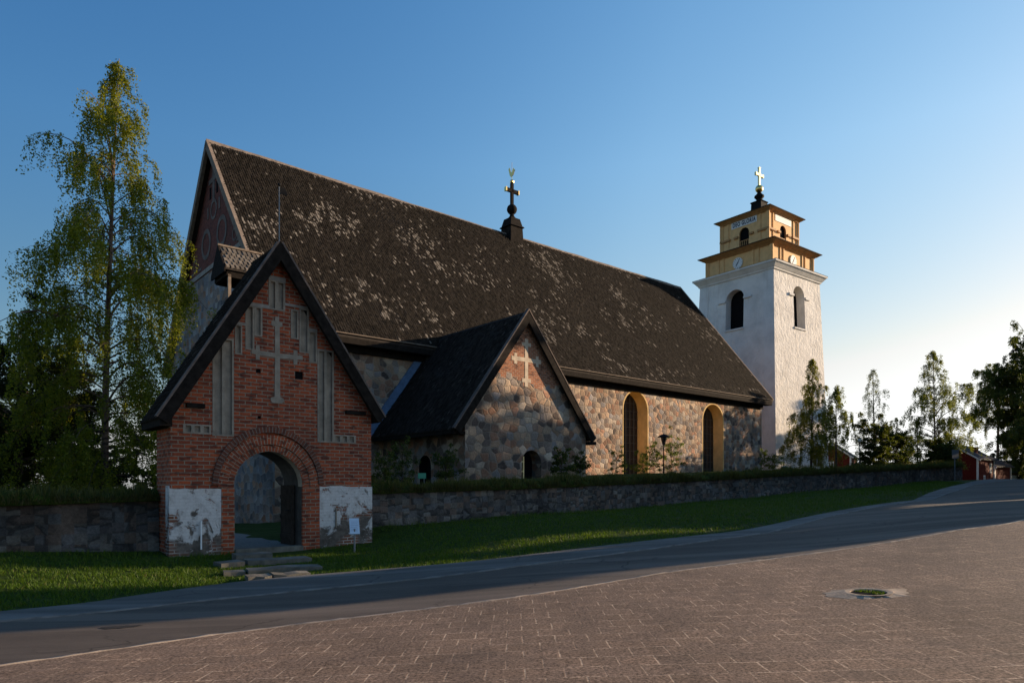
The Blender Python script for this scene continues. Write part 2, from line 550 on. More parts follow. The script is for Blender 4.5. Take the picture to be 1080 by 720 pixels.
def polyline(pts, step=0.5):
    """resample a plan polyline smoothly (Catmull-Rom)"""
    p = [np.array(q[:2], float) for q in pts]
    p = [2 * p[0] - p[1]] + p + [2 * p[-1] - p[-2]]
    out = []
    for i in range(1, len(p) - 2):
        n = max(2, int(np.linalg.norm(p[i + 1] - p[i]) / step))
        for k in range(n):
            t = k / n
            a, b, c, d = p[i - 1], p[i], p[i + 1], p[i + 2]
            out.append(0.5 * ((2 * b) + (-a + c) * t + (2 * a - 5 * b + 4 * c - d) * t * t + (-a + 3 * b - 3 * c + d) * t ** 3))
    out.append(p[-2])
    return np.array(out)
def resamp(pl, n):
    d = np.r_[0, np.cumsum(np.linalg.norm(np.diff(pl, axis=0), axis=1))]
    t = np.linspace(0, d[-1], n)
    return np.stack([np.interp(t, d, pl[:, 0]), np.interp(t, d, pl[:, 1])], 1)
def sheet(name, A, B, m, dz, mat, parent=None, hf=None):
    """strip of ground between two plan lines of equal length"""
    n = len(A)
    t = np.linspace(0, 1, m)[None, :, None]
    P = A[:, None] * (1 - t) + B[:, None] * t
    z = (hf or F)(P[..., 0], P[..., 1]).reshape(n, m) + dz
    v = np.concatenate([P, z[..., None]], 2).reshape(-1, 3)
    i, j = np.meshgrid(np.arange(n - 1), np.arange(m - 1), indexing='ij')
    q = (i * m + j).ravel()[:, None]
    f = q + np.array([0, m, m + 1, 1])
    # face up
    a, b, c = v[f[0, 0]], v[f[0, 1]], v[f[0, 2]]
    if np.cross(b - a, c - a)[2] < 0: f = f[:, ::-1]
    return mesh_np(name, v, f, mat, parent, smooth=True)
# ------------------------------------------------------------------ materials
STONES = [(0.31, 0.17, 0.11), (0.40, 0.25, 0.165), (0.25, 0.20, 0.165), (0.46, 0.34, 0.24), (0.18, 0.14, 0.12), (0.40, 0.215, 0.14),
          (0.32, 0.27, 0.235), (0.50, 0.40, 0.31), (0.24, 0.16, 0.12), (0.43, 0.29, 0.195), (0.28, 0.25, 0.24), (0.10, 0.075, 0.065)]
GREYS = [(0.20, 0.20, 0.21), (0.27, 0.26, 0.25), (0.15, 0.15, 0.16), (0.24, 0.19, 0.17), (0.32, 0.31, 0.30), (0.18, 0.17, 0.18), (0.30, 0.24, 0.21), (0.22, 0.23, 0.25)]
M = {}
M['stone'] = stone_mat('field_stone', (0.43, 0.37), STONES, (0.47, 0.36, 0.26), (0.0, 0.07), rnd=0.8)
M['stone_porch'] = stone_mat('porch_stone', (0.45, 0.37), STONES, (0.36, 0.285, 0.22), (0.0, 0.065), dirt=0.4, rnd=0.8)
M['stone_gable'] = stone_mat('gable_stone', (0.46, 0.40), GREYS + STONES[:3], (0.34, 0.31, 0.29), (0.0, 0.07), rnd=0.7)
M['wall_stone'] = stone_mat('wall_stone', (0.80, 0.44), [tuple(x * y * 0.52 for x, y in zip(c, (1.08, 1.0, 0.9))) for c in GREYS], (0.03, 0.029, 0.027), (0.0, 0.06), 1.0, 0.14, 0.6, 0.62, 0.5)
M['step_stone'] = simple('step_stone', (0.135, 0.125, 0.105), 0.45, 3, 0.9, 0.15, 0.6, 25)
M['brick'] = brick_mat('gate_brick', (0.42, 0.092, 0.036), (0.155, 0.038, 0.024), (0.31, 0.235, 0.17), 0.32, 0.108, 0.015, 0.9, 0.6)
M['brick_ring'] = brick_mat('arch_brick', (0.38, 0.09, 0.038), (0.15, 0.04, 0.026), (0.33, 0.26, 0.19), 0.34, 0.095, 0.013, 0.9, 0.7)
M['brick_hood'] = brick_mat('hood_brick', (0.20, 0.065, 0.038), (0.06, 0.03, 0.024), (0.22, 0.18, 0.15), 0.34, 0.095, 0.012, 0.9, 0.3)
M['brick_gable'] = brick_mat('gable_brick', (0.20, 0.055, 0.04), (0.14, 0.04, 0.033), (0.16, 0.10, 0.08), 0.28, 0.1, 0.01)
M['brick_porch'] = brick_mat('porch_brick', (0.42, 0.15, 0.07), (0.30, 0.10, 0.05), (0.42, 0.32, 0.23), 0.28, 0.1, 0.016, 0.9, 0.6)
M['plaster'] = simple('pale_plaster', (0.28, 0.235, 0.185), 0.3, 3, 0.92, 0.2, 0.5, 25)
M['porch_plaster'] = simple('warm_cross_plaster', (0.50, 0.41, 0.31), 0.2, 3, 0.92, 0.2, 0.4, 20)
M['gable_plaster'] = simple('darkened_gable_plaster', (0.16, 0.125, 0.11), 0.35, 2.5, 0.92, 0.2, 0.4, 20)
M['plaster_soft'] = simple('soft_grey_plaster', (0.28, 0.25, 0.22), 0.3, 2.5, 0.92, 0.2, 0.4, 20)
M['tunnel'] = simple('dark_grey_plaster', (0.10, 0.09, 0.08), 0.35, 2, 0.95, 0.1, 0.4, 20)  # even dark grey plaster for the passage lining
M['ochre'] = simple('ochre_reveal', (0.66, 0.45, 0.20), 0.18, 1.5, 0.9, 0.2, 0.25, 18)

def worn_plaster():
    m = Mat('worn_whitewash', 0.92, 0.15)
    o = m.obj()
    n = m.noise(o, 1.7, 6, 0.66, dist=0.6)
    z = m.sep(o, 2)
    low = m.maprange(z, 0.1, 1.5, 0.12, -0.10)
    mask = m.maprange(m.math('ADD', n, low), 0.49, 0.57, 0, 1, True)          # 1 = plaster gone
    bc, bf = brick_nodes(m, m.coord('UV'), (0.26, 0.09, 0.05), (0.12, 0.06, 0.04), (0.42, 0.39, 0.35), 0.27, 0.09, 0.013)
    rub = m.ramp(m.noise(o, 3.5, 5, 0.7), [(0.3, (0.05, 0.042, 0.036)), (0.7, (0.19, 0.16, 0.135))])
    under = m.mix(m.maprange(m.noise(o, 1.1, 2, 0.5), 0.45, 0.55), bc, rub)
    wash = m.ramp(m.noise(o, 5, 6, 0.7), [(0.25, (0.30, 0.27, 0.25)), (0.48, (0.58, 0.55, 0.53)), (0.8, (0.68, 0.66, 0.64))])
    # courses of the brick underneath still show through the thin wash
    wash = m.mix(m.math('MULTIPLY', bf, 0.25), wash, (0.40, 0.37, 0.34))
    spots = m.maprange(m.noise(o, 11, 3, 0.6), 0.66, 0.70, 0, 1)
    wash = m.mix(spots, wash, (0.20, 0.09, 0.06))
    m.color(m.mix(mask, wash, under))
    h = m.math('ADD', m.math('MULTIPLY', mask, -1.0), m.math('MULTIPLY', m.noise(o, 14, 5, 0.7), 0.6))
    m.normal(m.bump(h, 0.8, 0.03))
    return m.m
M['worn'] = worn_plaster()

def shingle_mat(name, gain=1.0):
    m = Mat(name, 0.95, 0.08)
    o = m.obj()
    c = m.attr('tint')
    g = m.maprange(m.noise(m.mapping(o, (3, 3, 3)), 6, 4, 0.7), 0.3, 0.7, 0.6 * gain, 1.35 * gain)
    m.color(m.mix(1.0, c, g, 'MULTIPLY'))
    return m.m
M['shingle'] = shingle_mat('tarred_shingles')
M['dark_wood'] = simple('tarred_wood', (0.016, 0.013, 0.011), 0.5, 5, 0.9, 0.08, 0.4, 30)
M['under_roof'] = simple('roof_boards', (0.035, 0.028, 0.024), 0.3, 5, 0.85, 0.2)
M['verge_wood'] = simple('weathered_board', (0.20, 0.155, 0.12), 0.3, 4, 0.85, 0.2, 0.3, 40)
M['grey_wood'] = simple('grey_weathered_board', (0.13, 0.10, 0.085), 0.35, 4, 0.85, 0.2, 0.3, 40)
M['flashing'] = simple('blue_grey_sheet', (0.10, 0.16, 0.26), 0.25, 3, 0.55, 0.4)
M['glass'] = simple('dark_leaded_glass', (0.012, 0.012, 0.014), 0.3, 3, 0.28, 0.5)
M['lead'] = simple('lead_cames', (0.10, 0.095, 0.085), 0.3, 8, 0.6, 0.4)
M['black'] = simple('black_iron', (0.010, 0.010, 0.011), 0.3, 6, 0.8, 0.12)
M['dark'] = simple('dark_interior', (0.008, 0.008, 0.009), 0.2, 4, 0.95, 0.05)
M['gold'] = simple('gilded_metal', (0.86, 0.60, 0.22), 0.12, 6, 0.32, 0.5, metal=1.0)
M['palegold'] = simple('pale_gilded_metal', (0.88, 0.74, 0.40), 0.08, 6, 0.45, 0.5, metal=0.6)
M['white'] = simple('white_paint', (0.72, 0.71, 0.69), 0.1, 3, 0.6, 0.3)
M['yellow'] = simple('ochre_paint', (0.74, 0.45, 0.20), 0.12, 2, 0.75, 0.25, 0.15, 14)
M['yellow_dark'] = simple('brown_ochre_trim', (0.42, 0.225, 0.09), 0.2, 3, 0.7, 0.3)
M['red'] = simple('falu_red_boards', (0.105, 0.014, 0.010), 0.25, 3, 0.9, 0.15, 0.3, 20, stretch=(8, 8, 1))
M['green'] = simple('green_paint', (0.02, 0.22, 0.14), 0.15, 5, 0.5, 0.4)
M['blue'] = simple('teal_plastic', (0.03, 0.20, 0.28), 0.15, 5, 0.5, 0.4)
M['steel'] = simple('galvanised_steel', (0.16, 0.17, 0.18), 0.2, 8, 0.5, 0.5)
M['panel'] = simple('pale_blue_sign_panel', (0.52, 0.62, 0.74), 0.06, 4, 0.45, 0.4)
M['panel_ink'] = simple('faded_print', (0.36, 0.45, 0.58), 0.1, 6, 0.6, 0.3)
M['ink'] = simple('dark_blue_letters', (0.03, 0.045, 0.09), 0.1, 8, 0.6, 0.3)
M['globe'] = simple('opal_lamp_glass', (0.75, 0.70, 0.60), 0.06, 4, 0.35, 0.5)
M['roof_grey'] = simple('grey_tile_roof', (0.05, 0.05, 0.054), 0.3, 3, 0.85, 0.2, 0.6, 12)
M['pole_white'] = simple('white_pole_paint', (0.75, 0.74, 0.73), 0.05, 4, 0.6, 0.3)

def lime(name, c, rough_bump):
    m = Mat(name, 0.92, 0.15)
    o = m.obj()
    n = m.noise(o, 0.6, 5, 0.6)
    col = m.ramp(n, [(0.3, tuple(x * 0.80 for x in c)), (0.55, c), (0.8, tuple(min(1, x * 1.06) for x in c))])
    st = m.noise(m.mapping(o, (1.3, 1.3, 0.16)), 1.6, 5, 0.65)
    col = m.mix(m.maprange(st, 0.55, 0.75, 0, 0.35), col, (0.42, 0.36, 0.30))
    m.color(col)
    lump = m.noise(m.mapping(o, (1, 1, 0.8)), 2.6, 6, 0.66)
    m.normal(m.bump(lump, rough_bump, 0.16))
    return m.m
M['lime'] = lime('white_lime_render', (0.74, 0.71, 0.67), 0.75)
M['lime_trim'] = lime('white_lime_trim', (0.72, 0.70, 0.67), 0.12)

def asphalt(name, c, patch=0.25, crack=True):
    m = Mat(name, 0.9, 0.25)
    o = m.obj()
    sp = m.noise(o, 90, 3, 0.7)
    col = m.mix(m.maprange(sp, 0.35, 0.7), tuple(x * 0.7 for x in c), tuple(x * 1.35 for x in c))
    big = m.noise(m.mapping(o, (0.35, 0.8, 1), (0, 0, R(35))), 1.0, 5, 0.65)
    col = m.mix(1.0, col, m.maprange(big, 0.3, 0.72, 1 - patch, 1 + patch), 'MULTIPLY')
    tr = m.noise(m.mapping(o, (0.06, 1.1, 1), (0, 0, R(-36))), 1.0, 4, 0.6)       # worn tracks along the road
    col = m.mix(m.maprange(tr, 0.44, 0.62, 0, 0.8), col, m.mix(m.noise(o, 40, 3, 0.7), tuple(x * 1.1 for x in c), tuple(x * 2.6 for x in c)))
    if crack:
        wv = m.vmath('ADD', o, m.vmath('SCALE', m.noise(o, 1.2, 4, 0.6, 'Color'), scale=0.9))
        ed = m.voronoi(wv, 0.42, 'DISTANCE_TO_EDGE', 'Distance')
        col = m.mix(m.math('MULTIPLY', m.maprange(ed, 0.0, 0.012, 1, 0), m.maprange(m.noise(o, 0.4, 2, 0.5), 0.45, 0.6)), col, tuple(x * 0.35 for x in c))
    m.color(col)
    m.normal(m.bump(m.math('ADD', sp, m.math('MULTIPLY', big, 2.0)), 0.35, 0.012))
    return m.m
M['road'] = asphalt('road_asphalt', (0.085, 0.066, 0.052))
M['pothole'] = asphalt('dark_fresh_asphalt', (0.022, 0.02, 0.019), 0.3, False)
M['walk'] = asphalt('pavement_asphalt', (0.098, 0.09, 0.08), 0.25)

def pavers():
    m = Mat('concrete_slabs', 0.9, 0.2)
    o = m.obj()
    wv = m.vmath('ADD', o, m.vmath('SCALE', m.vmath('SUBTRACT', m.noise(o, 2.2, 3, 0.6, 'Color'), (0.5, 0.5, 0.5)), scale=0.035))
    n = m.node('ShaderNodeTexBrick'); n.offset = 0.5
    m.put(n.inputs['Vector'], m.mapping(wv, loc=(0.06, 0.1, 0)))
    n.inputs['Color1'].default_value = (0.222, 0.143, 0.094, 1)
    n.inputs['Color2'].default_value = (0.176, 0.114, 0.075, 1)
    n.inputs['Mortar'].default_value = (0.42, 0.30, 0.205, 1)
    n.inputs['Scale'].default_value = 1.0
    n.inputs['Mortar Size'].default_value = 0.0095
    n.inputs['Mortar Smooth'].default_value = 0.2
    n.inputs['Brick Width'].default_value = 0.365
    n.inputs['Row Height'].default_value = 0.345
    big = m.noise(o, 0.45, 5, 0.65)
    med = m.noise(o, 1.7, 4, 0.65)
    fine = m.noise(o, 34, 4, 0.75)
    # joints that have filled with dark dirt or moss
    base = m.mix(m.maprange(med, 0.40, 0.58, 0.95, 0.0), n.outputs['Color'], (0.175, 0.116, 0.08))
    col = m.mix(1.0, base, m.maprange(fine, 0.38, 0.62, 0.36, 1.68), 'MULTIPLY')
    col = m.mix(1.0, col, m.maprange(big, 0.3, 0.7, 0.78, 1.2), 'MULTIPLY')
    stain = m.noise(m.mapping(o, (0.8, 1.5, 1), (0, 0, R(25))), 0.9, 6, 0.7)
    col = m.mix(m.maprange(stain, 0.54, 0.70, 0, 0.55), col, (0.085, 0.06, 0.045))
    blot = m.noise(o, 4.2, 4, 0.7)
    col = m.mix(m.maprange(blot, 0.56, 0.75, 0, 0.35), col, (0.27, 0.185, 0.14))
    m.color(col)
    h = m.math('SUBTRACT', m.math('MULTIPLY', fine, 0.35), m.math('MULTIPLY', n.outputs['Fac'], 0.8))
    m.normal(m.bump(h, 0.6, 0.012))
    return m.m
M['pavers'] = pavers()
M['kerb'] = simple('pale_edging_stone', (0.28, 0.225, 0.18), 0.3, 5, 0.85, 0.25, 0.4, 30)
M['drain_stone'] = simple('pale_sandy_concrete', (0.34, 0.26, 0.19), 0.3, 4, 0.9, 0.2, 0.5, 30)
M['kerb_grey'] = simple('worn_grey_kerb', (0.17, 0.155, 0.14), 0.35, 4, 0.85, 0.25, 0.4, 30)

def soil():
    m = Mat('turf_ground', 0.95, 0.1)
    o = m.obj()
    a = m.noise(o, 0.5, 5, 0.65)
    b = m.noise(o, 7, 5, 0.7)
    c = m.ramp(b, [(0.3, (0.016, 0.027, 0.004)), (0.6, (0.036, 0.058, 0.007)), (0.8, (0.062, 0.072, 0.014))])
    c = m.mix(m.maprange(a, 0.62, 0.72, 0, 0.7), c, (0.10, 0.07, 0.045))
    m.color(c); m.normal(m.bump(b, 0.8, 0.05))
    return m.m
M['soil'] = soil()
M['gravel'] = simple('grey_gravel', (0.20, 0.185, 0.17), 0.35, 25, 0.95, 0.1, 0.5, 60)

def leaf_mat(name, gain=1.0, trans=0.45):
    m = Mat(name, 0.55, 0.25)
    c = m.attr('tint')
    out = m.t.nodes['Material Output']
    m.color(c)
    tr = m.node('ShaderNodeBsdfTranslucent')
    tc = m.mix(1.0, c, (1.5 * gain, 1.35 * gain, 0.45 * gain), 'MULTIPLY')
    m.put(tr.inputs['Color'], tc)
    mx = m.node('ShaderNodeMixShader')
    mx.inputs[0].default_value = trans
    m.t.links.new(m.b.outputs[0], mx.inputs[1]); m.t.links.new(tr.outputs[0], mx.inputs[2])
    m.t.links.new(mx.outputs[0], out.inputs['Surface'])
    return m.m
M['leaf'] = leaf_mat('birch_leaves', 1.15, 0.5)
M['needle'] = leaf_mat('spruce_needles', 0.7, 0.15)
M['grass'] = leaf_mat('grass_blades', 1.0, 0.4)
def bark():
    m = Mat('birch_bark', 0.85, 0.2)
    o = m.obj()
    n = m.noise(m.mapping(o, (3, 3, 9)), 1.5, 5, 0.7)
    z = m.sep(o, 2)
    k = m.math('ADD', n, m.maprange(z, 0, 4, 0.12, -0.05))
    m.color(m.ramp(k, [(0.35, (0.17, 0.115, 0.085)), (0.52, (0.10, 0.068, 0.05)), (0.6, (0.03, 0.024, 0.02))]))
    m.normal(m.bump(n, 0.6, 0.03))
    return m.m
M['bark'] = bark()
M['trunk_dark'] = simple('dark_bark', (0.05, 0.038, 0.03), 0.4, 6, 0.9, 0.1, 0.6, 20)

# ------------------------------------------------------------------ ground
def structure(o): o['kind'] = 'structure'; return o
def stuff(o): o['kind'] = 'stuff'; return o

nth, nr = 240, 150
th = np.linspace(0, 2 * np.pi, nth + 1)[:-1]
rad = 0.6 * (1200 / 0.6) ** (np.arange(nr) / (nr - 1))
RR, TT = np.meshgrid(rad, th, indexing='ij')
gx = RR * np.sin(TT); gy = RR * np.cos(TT)
gz = F(gx, gy).reshape(gx.shape)
far = np.clip((RR - 95) / 120, 0, 1); far = far * far * (3 - 2 * far)
gz = np.clip(gz, -3, 3.2)
gz = gz * (1 - far) + (-4.0) * far - 0.06
v = np.stack([gx, gy, gz], 2).reshape(-1, 3)
v = np.concatenate([v, [[0, 0, Fz(0, 0) - 0.06]]])
i, j = np.meshgrid(np.arange(nr - 1), np.arange(nth), indexing='ij')
j2 = (j + 1) % nth
f = np.stack([i * nth + j, i * nth + j2, (i + 1) * nth + j2, (i + 1) * nth + j], 2).reshape(-1, 4)[:, ::-1]
c = len(v) - 1
f2 = np.array([[c, (k + 1) % nth, k, k] for k in range(nth)])
ground = structure(mesh_np('ground', v, f, M['soil'], smooth=True))

ext = lambda q: img(*q)[:2]
kerb_pts = [(-26, -8.5), (-14, 0.6)] + [ext(q) for q in KERB] + [(19, 21.5), (32, 31.5), (48, 44), (70, 60)]
far_pts = [(-30, -4.0), (-17, 3.9)] + [ext(q) for q in FAR] + [(41, 53), (58, 65)]
grs_pts = [(-31, -2.8), (-18, 5.2)] + [ext(q) for q in GRS] + [(41, 56.5), (56, 68)]
NK = 220
kerb_l = resamp(polyline(kerb_pts), NK)
far_l = resamp(polyline(far_pts), NK)
grs_l = resamp(polyline(grs_pts), NK)
structure(sheet('road', kerb_l, far_l, 9, 0.0, M['road']))
structure(sheet('pavement', far_l, grs_l, 5, 0.012, M['walk']))
# ragged edge of worn kerb stones, and the edging of the slabs
def band(name, line, w, dz, mat, jit=0.0):
    """row of narrow stones along a plan line, with real sides"""
    d = np.gradient(line, axis=0); d /= np.linalg.norm(d, axis=1)[:, None]
    n = np.stack([-d[:, 1], d[:, 0]], 1)
    rng = np.random.default_rng(5)
    k = w * (1 + jit * rng.uniform(-1, 1, len(line)))[:, None]
    A, B = line - n * k / 2, line + n * k / 2
    za = F(A[:, 0], A[:, 1]); zb = F(B[:, 0], B[:, 1]); top = dz + 0.006 * rng.uniform(-1, 1, len(line))
    v = np.stack([np.c_[A, za - 0.08], np.c_[A, za + top], np.c_[B, zb + top], np.c_[B, zb - 0.08]], 1).reshape(-1, 3)
    i, j = np.meshgrid(np.arange(len(line) - 1), np.arange(3), indexing='ij'); q = (i * 4 + j).reshape(-1, 1)
    return structure(mesh_np(name, v, (q + np.array([0, 4, 5, 1]))[:, ::-1], mat))
band('kerb', resamp(polyline(far_pts), 700), 0.085, 0.024, M['kerb_grey'], 0.45)
back = np.array([(-26, -9.0), (14, -22), (70, -22), (85, 30), (72, 58.5)], float)
plaza_back = resamp(polyline(back), NK)
structure(sheet('plaza', plaza_back, kerb_l, 120, 0.004, M['pavers']))
band('slab_edging', resamp(polyline(kerb_pts), 900), 0.075, 0.013, M['kerb'], 0.35)

# two worn-through dark patches in the road
for k, (px_, py_, rx_, ry_) in enumerate([(131, 661, 0.24, 0.10), (116, 661.5, 0.15, 0.06)]):
    x_, y_, z_ = ground_hit(px_, py_); rq = np.random.default_rng(k)
    an = np.linspace(0, 2 * np.pi, 17)[:-1]; rr_ = 1 + rq.uniform(-0.25, 0.25, 16)
    vx = x_ + rx_ * rr_ * np.cos(an) * 0.9 - 0.3 * ry_ * np.sin(an); vy = y_ + ry_ * rr_ * np.sin(an) + 0.35 * rx_ * np.cos(an)
    vv_ = np.c_[np.r_[vx, x_], np.r_[vy, y_], np.r_[F(vx, vy), F(x_, y_)] + 0.006]
    structure(mesh_np('road_patch', vv_, np.array([[16, i, (i + 1) % 16] for i in range(16)]), M['pothole']))

# churchyard: the ground behind the walls, about a metre higher
def frame_pt(X, Y): return CF.inv(X, Y)
wall_top = [img(391, 520, 22.9), img(540, 515.5, 26.6), img(720, 507.5, 34.5), img(840, 501, 40.5), img(960, 495, 50), img(1016, 492, 56)]
wb = [frame_pt(*q[:2]) for q in wall_top]
wa_ = np.array([q[0] for q in wb]); wb_ = np.array([q[1] for q in wb]); wh_ = np.array([q[2] for q in wall_top])
def wall_b(a): return np.where(a < 10.8, 20.9, np.interp(a, wa_, wb_))
CP = [(*q[:2], q[2] + 0.12) for q in wall_top]
for (a, b, h) in [(-12, 21.2, 1.2), (2, 21.2, 1.25), (3.6, 21.4, 1.25), (4.4, 23, 0.8), (5, 19.6, -0.13), (6.5, 20.4, -0.13), (8.2, 19.8, -0.13), (10.4, 19.7, -0.13), (7.4, 18.5, -0.13), (11, 28, -0.14), (12.4, 33, -0.2), (12.8, 31, -0.12), (13, 36, -0.3), (13, 40, -0.45), (13, 46, -0.5), (11, 36, -0.3), (8, 34, -0.25), (6, 40, -0.4), (9, 42, -0.4), (9.5, 24.8, -0.12), (11, 26, -0.05), (5.2, 21.2, -0.13), (6, 22, -0.13), (7.7, 21.1, -0.13), (9.0, 21.1, -0.13), (10.3, 21.2, -0.1), (9.8, 22, -0.12), (8.5, 23, -0.12), (7, 24, -0.12), (10.6, 23.5, -0.05), (7.5, 26, -0.12), (10, 26, -0.1), (9, 31, -0.18), (12, 30, -0.12), (5, 28, -0.1), (1, 26, 0.6), (-5, 30, 0.7),
                  (15, 34, 0.3), (13.4, 24.2, 1.25), (16.5, 27, 1.5), (19, 26, 1.95), (27, 26, 2.2), (33, 33, 2.4), (45, 33, 2.7), (59, 33.5, 3.1), (66, 40, 3.2), (60, 60, 3.0), (30, 60, 1.5), (0, 60, -0.2), (64, 30, 3.2), (75, 25, 2.9)]:
    CP.append((*CF.w(a, b), h))
CH = TPS(CP)
def chz(a, b):
    x, y = CF.w(a, b); return float(CH(x, y)[0])
aa = np.r_[np.arange(-32, 4, 0.8), np.arange(4, 12, 0.35), np.arange(12, 65.2, 0.6)]
ss = np.r_[np.arange(0, 4, 0.3), np.arange(4, 20, 0.8), np.arange(20, 64, 2.5)]
A2, S2 = np.meshgrid(aa, ss, indexing='ij')
B2 = wall_b(A2) + 0.25 + S2
gate = (A2 > 4.7) & (A2 < 10.9)
X2 = A2 * CF.c - B2 * CF.s; Y2 = A2 * CF.s + B2 * CF.c
Z2 = CH(X2, Y2).reshape(A2.shape)
Z2 = Z2 + 0.04 * np.sin(A2 * 1.7) * np.cos(B2 * 1.3)
n2 = len(ss); i, j = np.meshgrid(np.arange(len(aa) - 1), np.arange(n2 - 1), indexing='ij')
q = (i * n2 + j).reshape(-1, 1)
structure(mesh_np('churchyard', np.stack([X2, Y2, Z2], 2).reshape(-1, 3), q + np.array([0, n2, n2 + 1, 1]), M['soil'], smooth=True))
# the gravel path that runs through the gate
pa = np.array([CF.w(7.4, b) for b in np.linspace(19.64, 36, 60)])
pw = np.array([[CF.c, CF.s]]) * 1.3
structure(sheet('path', pa - pw, pa + pw, 4, 0.02, M['gravel'], hf=lambda x, y: np.where(-x * CF.s + y * CF.c < 21.6, -0.12, np.clip(CH(x, y).reshape(x.shape) + 0.06, -0.5, 0.2))))
# ------------------------------------------------------------------ gatehouse
GF = 19.6; GB = 21.0
g = thing('gatehouse', 'small red brick gatehouse with an arched passage and steep black gabled roof', 'gatehouse', CF, (7.7, GF, -0.13))
opening = arch(6.41, 8.40, -0.7, 1.68, 2.66, 18, 0.6)
outl = [(4.76, -0.7), (10.69, -0.7), (10.69, 4.15), (7.62, 8.42), (4.76, 3.95)]
D1 = 0.055
niches = [rect(5.88, 6.09, 3.11, 5.75), rect(6.16, 6.36, 3.11, 5.75), rect(8.91, 9.10, 3.06, 5.80), rect(9.16, 9.36, 3.06, 5.80),
          rect(6.46, 6.60, 5.41, 6.19), rect(6.76, 6.93, 5.58, 6.78), rect(7.02, 7.16, 6.00, 6.78),
          rect(8.08, 8.24, 6.07, 6.88), rect(8.34, 8.56, 5.69, 6.95), rect(8.62, 8.82, 5.43, 6.32),
          rect(7.43, 7.58, 6.84, 7.62), rect(7.66, 7.82, 6.84, 7.62)]
dent = [rect(5.13 + k * 0.23, 5.13 + k * 0.23 + 0.165, 3.13, 3.33) for k in range(3)] + [rect(9.44 + k * 0.24, 9.44 + k * 0.24 + 0.17, 3.05, 3.25) for k in range(3)]
cross = [(7.55, 4.1), (7.49, 4.1), (7.44, 4.16), (7.44, 4.25), (7.55, 4.29), (7.56, 5.42), (7.12, 5.43), (7.12, 5.30), (7.01, 5.30), (7.01, 5.44), (6.89, 5.45), (6.89, 5.58),
         (7.01, 5.58), (7.01, 5.70), (7.12, 5.70), (7.12, 5.57), (7.56, 5.56), (7.56, 6.32), (7.46, 6.34), (7.46, 6.46), (7.55, 6.47), (7.57, 6.62), (7.68, 6.62), (7.69, 6.48), (7.78, 6.46),
         (7.78, 6.34), (7.70, 6.32), (7.71, 5.56), (8.12, 5.57), (8.12, 5.70), (8.24, 5.70), (8.24, 5.57), (8.40, 5.57), (8.40, 5.45), (8.24, 5.44), (8.23, 5.28), (8.12, 5.28), (8.12, 5.43),
         (7.71, 5.42), (7.72, 4.29), (7.82, 4.25), (7.82, 4.16), (7.76, 4.1)]
hole = rect(8.17, 8.42, 4.86, 5.10)
hole2 = rect(7.07, 7.17, 3.62, 3.70); hole3 = rect(7.02, 7.16, 4.92, 5.04)
w = MB()
P = PY(GF)
tris_holes = niches + dent + [hole, hole2, hole3]
# the opening touches the base line, so it is part of the outer outline
ow = [(4.76, -0.7), (6.41, -0.7)] + opening[2:][::-1] + [(8.40, -0.7), (10.69, -0.7), (10.69, 4.15), (7.62, 8.42), (4.76, 3.95)]
w.plate(ow, tris_holes, P)
for l in niches + dent: w.strip(l, P, 0, D1)
for l in (hole, hole2, hole3): w.strip(l, P, 0, 0.2)
# side and back walls
w.quad((4.76, GB, -0.7), (4.76, GF, -0.7), (4.76, GF, 3.95), (4.76, GB, 3.95))
w.quad((10.69, GF, -0.7), (10.69, GB, -0.7), (10.69, GB, 4.15), (10.69, GF, 4.15))
w.plate([(2 * 0 + x, z) for x, z in ow], [], lambda x, z, d: (x, GB, z))
gw = w.build('brick_wall', M['brick'], g)
s = MB(); s.plate([(4.9, 3.0), (10.5, 3.0), (10.5, 4.0), (7.62, 8.15), (4.9, 3.85)], [], PY(GF + D1))
# small blocks behind the dark put-log holes
s.build('niche_plaster', M['plaster'], g)
s = MB()
for l in (hole, hole2, hole3): s.plate([(x, z) for x, z in l], [], PY(GF + 0.05))
s.build('putlog_hole', M['dark'], g, split=True)
# pale ledges that step between the niches
s = MB()
for (x0, x1, z0, z1) in [(6.72, 7.40, 6.80, 6.90), (7.86, 8.60, 6.98, 7.06), (6.42, 6.74, 6.21, 6.30), (8.58, 8.86, 6.34, 6.43), (7.38, 7.88, 7.64, 7.78)]:
    s.box(x0, x1, GF - 0.025, GF + 0.02, z0, z1)
s.build('niche_ledge', M['plaster_soft'], g, split=True)
def surround(x0, x1, z0, z1, slots):
    m = MB(); m.plate(rect(x0, x1, z0, z1), slots, PY(GF - 0.014), 0.03, back=False); m.build('niche_surround', M['plaster'], g)
sh = lambda r, d=0.012: [(r[0][0] + d, r[0][1] + d), (r[1][0] - d, r[1][1] + d), (r[2][0] - d, r[2][1] - d), (r[3][0] + d, r[3][1] - d)]
surround(5.83, 6.40, 3.07, 5.80, [sh(niches[0]), sh(niches[1])])
surround(8.87, 9.40, 3.02, 5.85, [sh(niches[2]), sh(niches[3])])
surround(6.43, 6.63, 5.38, 6.22, [sh(niches[4])])
surround(6.72, 6.97, 5.55, 6.80, [sh(niches[5])])
surround(6.975, 7.20, 5.97, 6.80, [sh(niches[6])])
surround(8.04, 8.28, 6.04, 6.91, [sh(niches[7])])
surround(8.30, 8.60, 5.66, 6.98, [sh(niches[8])])
surround(8.605, 8.86, 5.40, 6.34, [sh(niches[9])])
surround(7.38, 7.87, 6.80, 7.66, [sh(niches[10]), sh(niches[11])])
surround(5.08, 5.80, 3.10, 3.36, [sh(r) for r in dent[:3]])
surround(9.405, 10.15, 3.02, 3.28, [sh(r) for r in dent[3:]])
